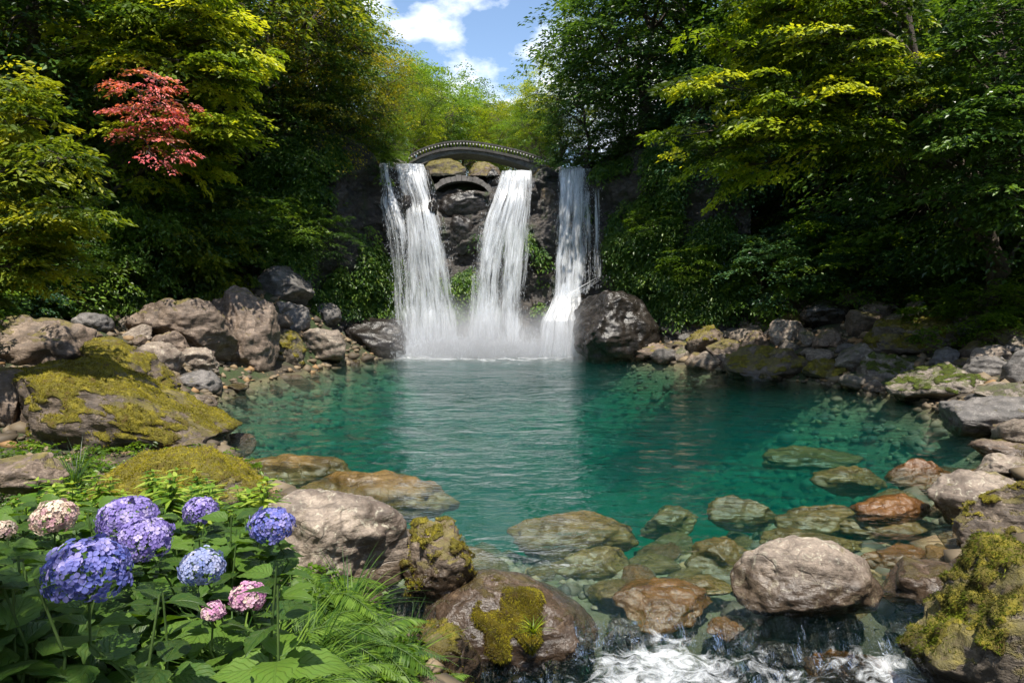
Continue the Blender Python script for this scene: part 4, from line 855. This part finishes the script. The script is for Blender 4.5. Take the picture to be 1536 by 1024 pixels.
for k in range(16):
    a0, a1 = ring[k], ring[k+1]; g_ = .006
    q_ = []
    for yy in (-.14, .45):
        for (aa, rr) in ((a0+g_, 0), (a1-g_, 0), (a1-g_, .17+.02*(k % 3)), (a0+g_, .17+.02*(k % 3))): q_.append((math.cos(aa)*(rx_+rr*.9), yy, zb_+math.sin(aa)*(rz_+rr)))
    mb.add(q_, [(0, 1, 2, 3), (7, 6, 5, 4), (0, 4, 5, 1), (1, 5, 6, 2), (2, 6, 7, 3), (3, 7, 4, 0)])
obj('arch_ring', mb.mesh('arch_ring', M['stone'], False), root)
for sg in (-1, 1):
    P, F = rock_geo(620+sg, 4, 8, .9, .1, .03, (.16, .34, .7)); obj('pier', mesh_np('pier', P+np.array((sg*(rx_+.1), .14, zb_-.55)), F, True, M['stone']), root)
# ---------------------------------------------------------------- mist at the foot of the falls
q = NT('mist'); tc = q.n('TexCoord').outputs['Object']; ln = q.n('VectorMath', {0: tc}, operation='LENGTH').outputs['Value']
fall_ = q.n('MapRange', {0: ln, 1: .15, 2: 1., 3: 1., 4: 0.}, interpolation_type='SMOOTHSTEP').outputs[0]
nn = q.maprange(q.noise(tc, 2.3, 3, .6, .4), .3, .75, .25, 1.)
dens = q.math('MULTIPLY', q.math('MULTIPLY', fall_, nn), .75)
pv = q.n('VolumePrincipled', {'Color': (.93, .95, 1., 1), 'Density': q.math('MULTIPLY', dens, 2.2), 'Anisotropy': .2}); q.link(pv.outputs[0], q.out.inputs[1]); M['mist'] = q.m
def mist(u, v, Y, sx, sy, sz, label, boost=0):
    V, F = ico(3); me = mesh_np('mist', V, F, True, M['mist']); o = obj('mist', me, None, tuple(at(u, v, Y))); o.scale = (sx, sy, sz); tag(o, label, kind='stuff')
    if boost:
        m2_ = M['mist'].copy(); me.materials[0] = m2_; [n_ for n_ in m2_.node_tree.nodes if n_.type == 'MATH' and not n_.inputs[1].is_linked and abs(n_.inputs[1].default_value-2.2) < 1e-3][0].inputs[1].default_value = boost
mist(705, 520, 22.3, 3.6, 1.4, 1.9, 'white spray drifting at the foot of the left and middle waterfalls')
mist(845, 515, 22.0, 1.9, 1.1, 1.5, 'thin spray at the foot of the right waterfall')
mist(715, 531, 22.5, 3.3, .9, .62, 'dense white splash where the falls strike the pool', 24.)
# ---------------------------------------------------------------- foreground plants
q = NT('hydrangea_leaf'); uvn = q.n('UVMap', uv_map='UVMap').outputs[0]; sx_ = q.n('SeparateXYZ', {0: uvn}); a = q.n('Attribute', attribute_name='rnd').outputs['Fac']
au = q.math('ABSOLUTE', q.math('SUBTRACT', sx_.outputs[0], .5)); vein = q.math('SUBTRACT', sx_.outputs[1], q.math('MULTIPLY', au, .9)); vw = q.math('ABSOLUTE', q.math('SUBTRACT', q.math('FRACT', q.math('MULTIPLY', vein, 7.)), .5))
side_v = q.maprange(vw, .40, .5); mid_v = q.math('SUBTRACT', 1., q.maprange(au, .0, .035)); vv = q.math('MAXIMUM', side_v, mid_v)
col = q.ramp(a, [(.1, (.024, .062, .011)), (.5, (.05, .12, .016)), (.9, (.12, .22, .03))]); nz_ = q.noise(uvn, 5, 4, .6); col = q.mix(q.maprange(nz_, .4, .7, 0, .3), col, (.16, .2, .03, 1)); col = q.mix(q.math('MULTIPLY', vv, .22), col, (.17, .27, .06, 1))
bp = q.n('Bump', {'Strength': .7, 'Distance': .004, 'Height': q.math('SUBTRACT', q.math('MULTIPLY', q.noise(uvn, 30, 2), .2), vv)}).outputs[0]
p = q.n('BsdfPrincipled', {'Base Color': col, 'Roughness': .42, 'Normal': bp, 'Specular IOR Level': .4}); t = q.n('BsdfTranslucent', {0: q.n('MixRGB', {0: 1., 1: col, 2: (1.8, 1.7, .5, 1)}, blend_type='MULTIPLY').outputs[0]})
q.link(q.n('MixShader', {0: .38, 1: p.outputs[0], 2: t.outputs[0]}).outputs[0], q.out.inputs[0]); M['hleaf'] = q.m
def broad_leaves(P, D, N_, L, W, seed, shape=1., serr=True):
    """ovate leaves with a gutter along the midrib; P,D,N (n,3), L (n,)"""
    r = np.random.RandomState(seed); n = len(P); D = norm(D); S = norm(np.cross(D, N_)); N_ = np.cross(S, D); nu, nv = 9, 12
    v = np.linspace(0, 1, nv); half = np.sin(PI*v**.72)**.85*(1-.25*v); half = half/half.max(); half[-1] = 0.0
    if serr: half = half*(1+.07*np.where(np.arange(nv) % 2, 1, -1)*(v > .1)*(v < .95))
    u = np.linspace(-1, 1, nu); bend = r.uniform(.15, .5, n); cup = r.uniform(.05, .3, n); wv = r.uniform(0, 6, n)
    X_ = (u[None, None]*half[None, :, None])*W[:, None, None]/2; Y_ = np.broadcast_to((v[None, :, None]-.05*np.abs(u)[None, None]*np.ones((1, nv, 1)))*L[:, None, None], X_.shape)
    Z_ = np.abs(u)[None, None]*half[None, :, None]*cup[:, None, None]*W[:, None, None]*.6-bend[:, None, None]*(v**2)[None, :, None]*L[:, None, None]+.02*W[:, None, None]*np.sin(v[None, :, None]*18+wv[:, None, None])*np.abs(u)[None, None]
    V = P[:, None, None]+X_[..., None]*S[:, None, None]+Y_[..., None]*D[:, None, None]+Z_[..., None]*N_[:, None, None]
    idx = np.arange(nu*nv).reshape(nv, nu); f = np.stack([idx[:-1, :-1], idx[:-1, 1:], idx[1:, 1:], idx[1:, :-1]], -1).reshape(-1, 4)
    F = (f[None]+np.arange(n)[:, None, None]*nu*nv).reshape(-1, 4); uv = np.broadcast_to(np.stack(np.meshgrid((u+1)/2, v), -1)[None], (n, nv, nu, 2)).reshape(-1, 2)
    return V.reshape(-1, 3), F, uv, np.repeat(r.rand(n), len(f))
def petal_mat(name, cols):
    q = NT(name); a = q.n('Attribute', attribute_name='rnd').outputs['Fac']; k = len(cols); col = q.ramp(a, [(i/(k-1), c) for i, c in enumerate(cols)])
    p = q.n('BsdfPrincipled', {'Base Color': col, 'Roughness': .6, 'Specular IOR Level': .2}); t = q.n('BsdfTranslucent', {0: col}); q.link(q.n('MixShader', {0: .3, 1: p.outputs[0], 2: t.outputs[0]}).outputs[0], q.out.inputs[0]); return q.m
M['p_blue'] = petal_mat('petal_blue', [(.10, .13, .40), (.15, .17, .50), (.25, .24, .58), (.42, .37, .68)]); M['p_violet'] = petal_mat('petal_violet', [(.16, .12, .38), (.24, .18, .50), (.34, .28, .60), (.52, .44, .70)])
M['p_pale'] = petal_mat('petal_pale', [(.16, .21, .46), (.25, .30, .56), (.36, .40, .62), (.5, .5, .66)]); M['p_pink'] = petal_mat('petal_pink', [(.42, .16, .4), (.55, .25, .42), (.68, .45, .55), (.72, .62, .42)]); M['p_beige'] = petal_mat('petal_beige', [(.45, .22, .3), (.55, .36, .36), (.66, .52, .4), (.72, .62, .5)])
M['stem'] = simple_mat('green_stem', (.05, .10, .02), (.10, .16, .04), 20, .6, .2, .003)
def flower_head(parent, b0, u, v, Y, rpx, mat, seed, base, label=None):
    r = np.random.RandomState(seed); c = at(u, v, Y); R = rpx*Y/FPX; nf = int(np.clip(150*(R/.09)**1.2, 50, 210)); k = np.arange(nf)+.5
    ph = np.arccos(1-1.62*k/nf); th = PI*(1+5**.5)*k; N_ = np.stack([np.sin(ph)*np.cos(th), np.sin(ph)*np.sin(th), np.cos(ph)], -1); N_ = norm(N_+r.normal(0, .07, N_.shape))
    pr = R*.86*np.array((1, 1, .82)); C = N_*pr*(1+r.normal(0, .04, nf)+.13*pnoise(N_*1.6+seed))[:, None]; fs = R*math.sqrt(9.0/nf)*.62*r.uniform(.7, 1.2, nf)
    Nn = norm(N_+r.normal(0, .25, N_.shape)); A = norm(np.cross(Nn, r.normal(size=Nn.shape))); B = np.cross(Nn, A); V = []; rn = []
    prof = np.array([(.08, 0, 0), (.42, .40, .12), (.80, .46, .10), (1.05, .16, -.02), (1.05, -.16, -.02), (.80, -.46, .10), (.42, -.40, .12)])
    for p in range(4):
        a_ = p*PI/2; d = math.cos(a_)*A+math.sin(a_)*B; s = -math.sin(a_)*A+math.cos(a_)*B
        V.append(C[:, None]+fs[:, None, None]*(prof[None, :, :1]*d[:, None]+prof[None, :, 1:2]*s[:, None]+(prof[None, :, 2:3]+.04*(p % 2))*Nn[:, None]))
    V = np.stack(V, 1); nvv = 7; V = V.reshape(-1, 3); base_i = np.arange(nf*4)[:, None]*nvv
    F1 = base_i+np.array([[0, 1, 2, 3]]); F2 = base_i+np.array([[0, 3, 4, 0]])[:, :3]; F3 = base_i+np.array([[0, 4, 5, 6]])
    rf = np.clip(r.beta(2, 2, nf)+.15*N_[:, 2], 0, 1); rr = np.repeat(rf, 4)+r.normal(0, .06, nf*4); rr = np.clip(rr, 0, 1)
    o = obj('flower_head', mesh_np('flower_head', V+c-b0, [F1, F2, F3], False, M[mat], attrs={'rnd': ('FACE', np.concatenate([rr, rr, rr]))}), parent)
    if label: o['label'] = label
    sv, sF = ico(2); me = mesh_np('flower_buds', (C+Nn*fs[:, None]*.1)[:, None].repeat(12, 1).reshape(-1, 3)+np.tile(ico(1)[0][:12], (nf, 1))*np.repeat(fs, 12)[:, None]*.14+c-b0, [np.zeros((0, 3))] if False else [(np.array([[0, 1, 2], [3, 4, 5], [6, 7, 8], [9, 10, 11]])[None]+np.arange(nf)[:, None, None]*12).reshape(-1, 3)], False, M['p_beige'], attrs={'rnd': ('FACE', np.full(nf*4, .9))})
    obj('florets_eye', me, o) if False else None
    mb = MB(); g = np.array(base)+np.array((r.normal(0, .1), .1, 0)); mb.tube(curve(g, c-np.array((0, 0, R*.2)), .0, 7, r, .035)-b0, np.linspace(.0045, .003, 7), 6)
    for k_ in range(14):
        e_ = c+N_[r.randint(nf)]*pr*.9; mb.tube(np.array([c-np.array((0, 0, R*.8)), (c+e_)/2-np.array((0, 0, R*.15)), e_])-b0, [.003, .002, .0015], 4)
    obj('stem', mb.mesh('stem', M['stem']), parent)
ALLH = [(132, 855, 1.62, 66), (82, 776, 2.5, 36), (216, 808, 2.15, 45), (191, 777, 2.5, 45), (301, 766, 2.75, 29), (407, 788, 2.5, 37), (303, 851, 2.1, 37), (371, 895, 2.05, 29), (320, 916, 1.95, 19)]
def hydrangea(label, heads, region, nst, seed):
    r = np.random.RandomState(seed); (u0, u1), (Y0, Y1), vt = region; c = at((u0+u1)/2, 900, (Y0+Y1)/2); g = float(terrain(c[0], c[1])); b0 = np.array((c[0], c[1], g)); root = thing('hydrangea_bush', label, 'hydrangea', tuple(b0))
    P = []; D = []; N_ = []; L = []; mb = MB()
    def whorl(top, g_, n_l, big):
        ax = norm(top-g_)
        for k in range(n_l):
            f = k/max(1, n_l); p = top-(top-g_)*(f*.85+.03); a0 = (k % 2)*PI/2+r.uniform(-.3, .3)
            for s in (0, PI):
                d = np.array((math.cos(a0+s), math.sin(a0+s), .32-.5*f+r.normal(0, .12))); P.append(p+norm(d)*.02); D.append(d); N_.append(UP+r.normal(0, .25, 3)); L.append(big*r.uniform(.75, 1.15)*(.6 if k == 0 else 1))
    for k in range(nst):
        Y = r.uniform(Y0, Y1); u = r.uniform(u0, u1); tv = vt(u, Y)+r.uniform(0, 45)
        if any(abs(u-h[0]) < h[3]+12 and tv < h[1]+h[3]*1.3 and Y < h[2]+.25 for h in ALLH): continue
        top = at(u, tv, Y); gz = max(float(terrain(top[0], top[1])), .6); gb = np.array((top[0]*.9+c[0]*.1, top[1]*.95+c[1]*.05, gz))
        if top[2] < gz+.15: top[2] = gz+.25
        mb.tube(curve(gb, top, 0, 6, r, .02)-b0, np.linspace(.007, .003, 6), 5); whorl(top, gb, r.randint(5, 9), .155)
    for i, (u, v, Y, rp, mt, lb) in enumerate(heads):
        h = at(u, v, Y); gz = float(terrain(h[0], h[1])); base = (h[0], h[1]+.1, gz); flower_head(root, b0, u, v, Y, rp, mt, seed*20+i, base, lb)
        whorl(h-np.array((0, 0, rp*Y/FPX+.015)), np.array(base), 7, .16); whorl(h-np.array((0, 0, rp*Y/FPX*.9+.005)), h-np.array((0, 0, .4)), 2, .13)
    P = np.array(P); L = np.array(L); V, F, uv, rn = broad_leaves(P, np.array(D), np.array(N_), L, L*.68, seed)
    obj('foliage', mesh_np('foliage', V-b0, F, True, M['hleaf'], attrs={'rnd': ('FACE', rn)}, uv=uv), root); obj('stem', mb.mesh('stem', M['stem']), root)
hydrangea('hydrangea at the bottom left corner with one very large blue flower head', [(132, 855, 1.62, 66, 'p_blue', 'very large blue-violet flower head'), (82, 776, 2.5, 36, 'p_beige', 'faded pink and cream flower head'), (3, 795, 2.4, 20, 'p_beige', 'pinkish flower head cut by the left edge')],
          ((-120, 240), (1.45, 2.7), lambda u, Y: 758+(2.7-Y)*72), 110, 5)
hydrangea('hydrangea with two touching violet flower heads and a smaller lilac one', [(216, 808, 2.15, 45, 'p_violet', 'round violet flower head in front'), (191, 777, 2.5, 45, 'p_violet', 'violet flower head partly hidden'), (301, 766, 2.75, 29, 'p_violet', 'small lilac flower head')],
          ((-40, 400), (2.5, 3.5), lambda u, Y: 742+(3.5-Y)*38), 90, 6)
hydrangea('hydrangea beside the ferns with blue, pale blue and two pink flower heads', [(407, 788, 2.5, 37, 'p_blue', 'bright blue flower head against the pale boulder'), (303, 851, 2.1, 37, 'p_pale', 'pale blue flower head'), (371, 895, 2.05, 29, 'p_pink', 'pink and lilac flower head'), (320, 916, 1.95, 19, 'p_pink', 'smallest pink flower head')],
          ((220, 420), (1.6, 2.6), lambda u, Y: 797-(u > 345)*28+(2.6-Y)*66), 80, 7)
# ferns
M['fern'] = leaf_mat('fern_leaf', [(.03, .08, .012), (.06, .13, .016), (.11, .2, .022), (.18, .29, .04)], .45, .5, .3)
def fern(x, y, z, R, nf, seed, label, mat='fern', group=None, dirx=0., name='fern'):
    r = np.random.RandomState(seed); root = thing(name, label, 'fern', (x, y, z), group); V = []; F = []; rn = []; mb = MB(); nv = 0
    for k in range(nf):
        a = k*2.4+r.uniform(-.3, .3); L = R*r.uniform(.7, 1.15); n = 26; t = np.linspace(0, 1, n); out = np.array((math.cos(a)+dirx, math.sin(a)-.3, 0)); out = norm(out); el = r.uniform(.7, 1.25)
        c = out[None]*(L*(t*math.cos(el*.8)+.25*t*t))[:, None]+UP*(L*(t*math.sin(el)*1.0-(.75+.25*r.rand())*t*t))[:, None]; T = norm(np.gradient(c, axis=0)); S = norm(np.cross(T, UP)); Nn = np.cross(S, T)
        mb.tube(c, np.linspace(.004, .001, n), 4); w = L*.26*np.sin(PI*np.clip(t*1.02+.06, 0, 1))**.7*(1-t*.55); 
        for sg in (-1, 1):
            m_ = 2 if False else 1
            for sub in (0, .5):
                i = np.arange(3, n-1); p = c[i]*(1-sub)+c[i+1]*sub; d = norm(S[i]*sg+T[i]*.45-UP*.18+r.normal(0, .06, (len(i), 3))); ww = w[i, None]; wd = (L/n*.34)
                q4 = np.stack([p-T[i]*wd*.6, p+d*ww*.5+T[i]*wd-UP*ww*.02, p+d*ww-UP*ww*.22, p+d*ww*.5-T[i]*wd-UP*ww*.02], 1); V.append(q4.reshape(-1, 3)); rn.append(np.clip(r.normal(.5+.2*math.sin(k*3), .14, len(i)), 0, 1))
    V = np.concatenate(V); obj('frond', mesh_np('frond', V, np.arange(len(V)).reshape(-1, 4), False, M[mat], attrs={'rnd': ('FACE', np.concatenate(rn))}), root); obj('stalk', mb.mesh('stalk', M['stem']), root)
def grass(x, y, z, R, nb, seed, label, mat='fern', group=None, wd=.005):
    r = np.random.RandomState(seed); n = 7; t = np.linspace(0, 1, n); a = r.uniform(0, 6.28, nb); L = R*r.uniform(.5, 1.2, nb); el = r.uniform(.7, 1.5, nb); out = np.stack([np.cos(a), np.sin(a), 0*a], -1); S = np.stack([-np.sin(a), np.cos(a), 0*a], -1)
    c = (np.stack([r.normal(0, .06*R, nb), r.normal(0, .06*R, nb), 0*a], -1))[:, None]+out[:, None]*(L[:, None]*(t[None]*np.cos(el)[:, None]+.35*t[None]**2))[..., None]+UP*(L[:, None]*(t[None]*np.sin(el)[:, None]-.55*t[None]**2*(1.7-el[:, None])))[..., None]
    w = wd*(1-t**1.5)[None, :, None]+.0004; V = np.stack([c-S[:, None]*w, c+S[:, None]*w], 2).reshape(nb, -1, 3); i = np.arange(n-1)*2; f = np.stack([i, i+1, i+3, i+2], -1)
    F = (f[None]+np.arange(nb)[:, None, None]*2*n).reshape(-1, 4); o = obj('grass_tuft', mesh_np('grass_tuft', V.reshape(-1, 3), F, False, M[mat], attrs={'rnd': ('FACE', np.repeat(r.rand(nb), n-1))}), None, (x, y, z)); tag(o, label, 'grass', group)
FP = [(455, 905, 3.1, .62, 'fern right below the bright blue hydrangea head'), (540, 925, 3.5, .55, 'feathery fern against the large pale boulder'), (430, 985, 2.5, .5, 'fern at the bottom edge beside the hydrangeas'), (560, 985, 3.3, .52, 'fern overhanging the water left of the domed boulder'), (640, 1005, 3.7, .42, 'fern at the bottom edge nearest the rapids'), (500, 1010, 2.9, .5, 'fern between the bottom edge ferns'), (480, 850, 3.6, .5, 'fern at the foot of the pale boulder, uppermost of the ferns'), (390, 930, 2.7, .45, 'fern tucked behind the pink hydrangea heads')]
for i, (u, v, Y, R, lab) in enumerate(FP):
    p = at(u, v, Y); fern(p[0], p[1], p[2]-.22, R, 15, 200+i, lab, dirx=.15)
GP = [(110, 705, 7.0, .55, 'dark grass tuft below the huge mossy boulder'), (400, 990, 2.3, .5, 'fine grass tuft at the bottom edge left of the ferns'), (455, 965, 2.8, .5, 'fine grass tuft among the ferns'), (520, 880, 3.6, .4, 'light grass tuft leaning on the pale boulder'), (600, 960, 3.8, .4, 'grass tuft hanging towards the rapids'), (800, 945, 4.75, .16, 'tuft of yellow grass on the domed boulder'), (1480, 935, 4.3, .2, 'grass tuft growing on the bottom right boulder'), (350, 960, 2.2, .4, 'grass tuft under the pink hydrangea heads')]
for i, (u, v, Y, R, lab) in enumerate(GP):
    p = at(u, v, Y); grass(p[0], p[1], p[2]-(.02 if R < .25 else .2), R, 110 if R > .25 else 45, 300+i, lab, 'fern' if i not in (0, 5) else ('under' if i == 0 else 'yellow'))
# leafy herbs with lance-shaped leaves round the yellow moss boulder
def herb(x, y, z, h, seed, label, group):
    r = np.random.RandomState(seed); root = thing('leafy_herb', label, 'herb', (x, y, z), group); mb = MB(); P = []; D = []; N_ = []; L = []
    for s in range(3):
        top = np.array((r.normal(0, .05), r.normal(0, .05), h*r.uniform(.7, 1.1))); mb.tube(np.array([(0, 0, -.05), top*.5, top]), [.004, .003, .002], 5)
        for k in range(6):
            for j in range(3): a = j*2.09+k*.9; P.append(top*(1-k*.16)); D.append((math.cos(a), math.sin(a), .5-.25*k*.4)); N_.append(UP+r.normal(0, .2, 3)); L.append((.05+.012*k)*r.uniform(.8, 1.2)*1.3)
    L = np.array(L); V, F, uv, rn = broad_leaves(np.array(P), np.array(D, float), np.array(N_), L, L*.32, seed, serr=False)
    obj('foliage', mesh_np('foliage', V, F, True, M['herb'], attrs={'rnd': ('FACE', rn)}, uv=uv), root); obj('stem', mb.mesh('stem', M['stem']), root)
M['herb'] = leaf_mat('herb_leaf', [(.08, .17, .02), (.15, .26, .03), (.25, .36, .04), (.38, .46, .08)], .45, .45, .3)
r = np.random.RandomState(91)
for k in range(34):
    u = r.uniform(-20, 400); Y = r.uniform(3.4, 5.2); v = 735+r.uniform(-18, 45) if u < 330 else 730+r.uniform(0, 50); p = at(u, v, Y); g = float(terrain(p[0], p[1])); herb(p[0], p[1], p[2]-.2, .24, 400+k, 'small bright herb with lance leaves in the strip between hydrangeas and mossy boulders', 'bright herbs behind the hydrangeas')
# ground cover on the near bank
P = np.stack([r.uniform(-6.5, -.4, 3000), r.uniform(1.2, 9.0, 3000)], -1); d = shore(P[:, 0], P[:, 1]); P = P[d > .15]; P = np.concatenate([P, terrain(P[:, 0], P[:, 1])[:, None]+r.uniform(0, .14, (len(P), 1))], 1)
V, F_, rn = leaves(P, norm(r.normal(size=P.shape)*np.array((1, 1, .1))+np.array((0, 0, .3))), r.uniform(.08, .18, len(P)), 22, .055, .3, seed=92)
tag(obj('ground_cover', mesh_np('ground_cover', V, F_, False, M['fresh'], attrs={'rnd': ('FACE', rn)})), 'low leafy ground cover on the near left bank', kind='stuff')
# ---------------------------------------------------------------- light and sky
SUN = np.array((.05, -.37, .92)); SUN = SUN/np.linalg.norm(SUN); el = math.asin(SUN[2]); az = math.atan2(SUN[0], SUN[1])
w = bpy.data.worlds.new('World'); sc.world = w; w.use_nodes = True; nt = w.node_tree; nt.nodes.clear()
def wn(t, **k):
    d = nt.nodes.new(t)
    for a_, b_ in k.items(): setattr(d, a_, b_)
    return d
sky = wn('ShaderNodeTexSky', sky_type='NISHITA', sun_disc=False); sky.sun_elevation = el; sky.sun_rotation = az; sky.air_density = 1.; sky.dust_density = .15; sky.ozone_density = 1.5
bg = wn('ShaderNodeBackground'); wo = wn('ShaderNodeOutputWorld'); tc = wn('ShaderNodeTexCoord'); ns = wn('ShaderNodeTexNoise'); ns.inputs['Scale'].default_value = 5.5; ns.inputs['Detail'].default_value = 7; ns.inputs['Roughness'].default_value = .55
mp = wn('ShaderNodeMapping'); mp.inputs['Scale'].default_value = (1, 1, 1.8); mp.inputs['Location'].default_value = (1.4, .2, .5); rp_ = wn('ShaderNodeValToRGB'); rp_.color_ramp.elements[0].position = .52; rp_.color_ramp.elements[1].position = .66
mx = wn('ShaderNodeMixRGB'); mx.inputs[2].default_value = (8.5, 8.7, 9., 1)
for a_, b_ in ((tc.outputs['Generated'], mp.inputs[0]), (mp.outputs[0], ns.inputs['Vector']), (ns.outputs['Fac'], rp_.inputs[0]), (rp_.outputs[0], mx.inputs[0]), (sky.outputs[0], mx.inputs[1]), (mx.outputs[0], bg.inputs[0]), (bg.outputs[0], wo.inputs[0])): nt.links.new(a_, b_)
bg.inputs[1].default_value = .13
sl = bpy.data.lights.new('sun', 'SUN'); sl.energy = 5.0; sl.angle = math.radians(.53); sl.color = (1, .94, .84); so = bpy.data.objects.new('sun', sl); COL.objects.link(so)
so.rotation_euler = Vector(SUN).to_track_quat('Z', 'Y').to_euler(); so.location = (0, 0, 40)
# ---------------------------------------------------------------- render settings
vs_ = sc.view_settings; vs_.view_transform = 'Standard'; vs_.look = 'None'; vs_.gamma = 1; vs_.exposure = .74; vs_.use_curve_mapping = False
cy = sc.cycles; cy.max_bounces = 7; cy.diffuse_bounces = 3; cy.glossy_bounces = 3; cy.transmission_bounces = 4; cy.transparent_max_bounces = 24; cy.volume_bounces = 1
cy.use_denoising = True; cy.use_adaptive_sampling = True; cy.adaptive_threshold = .02; cy.sample_clamp_indirect = 6; cy.volume_step_rate = 2.; cy.caustics_reflective = False; cy.caustics_refractive = False
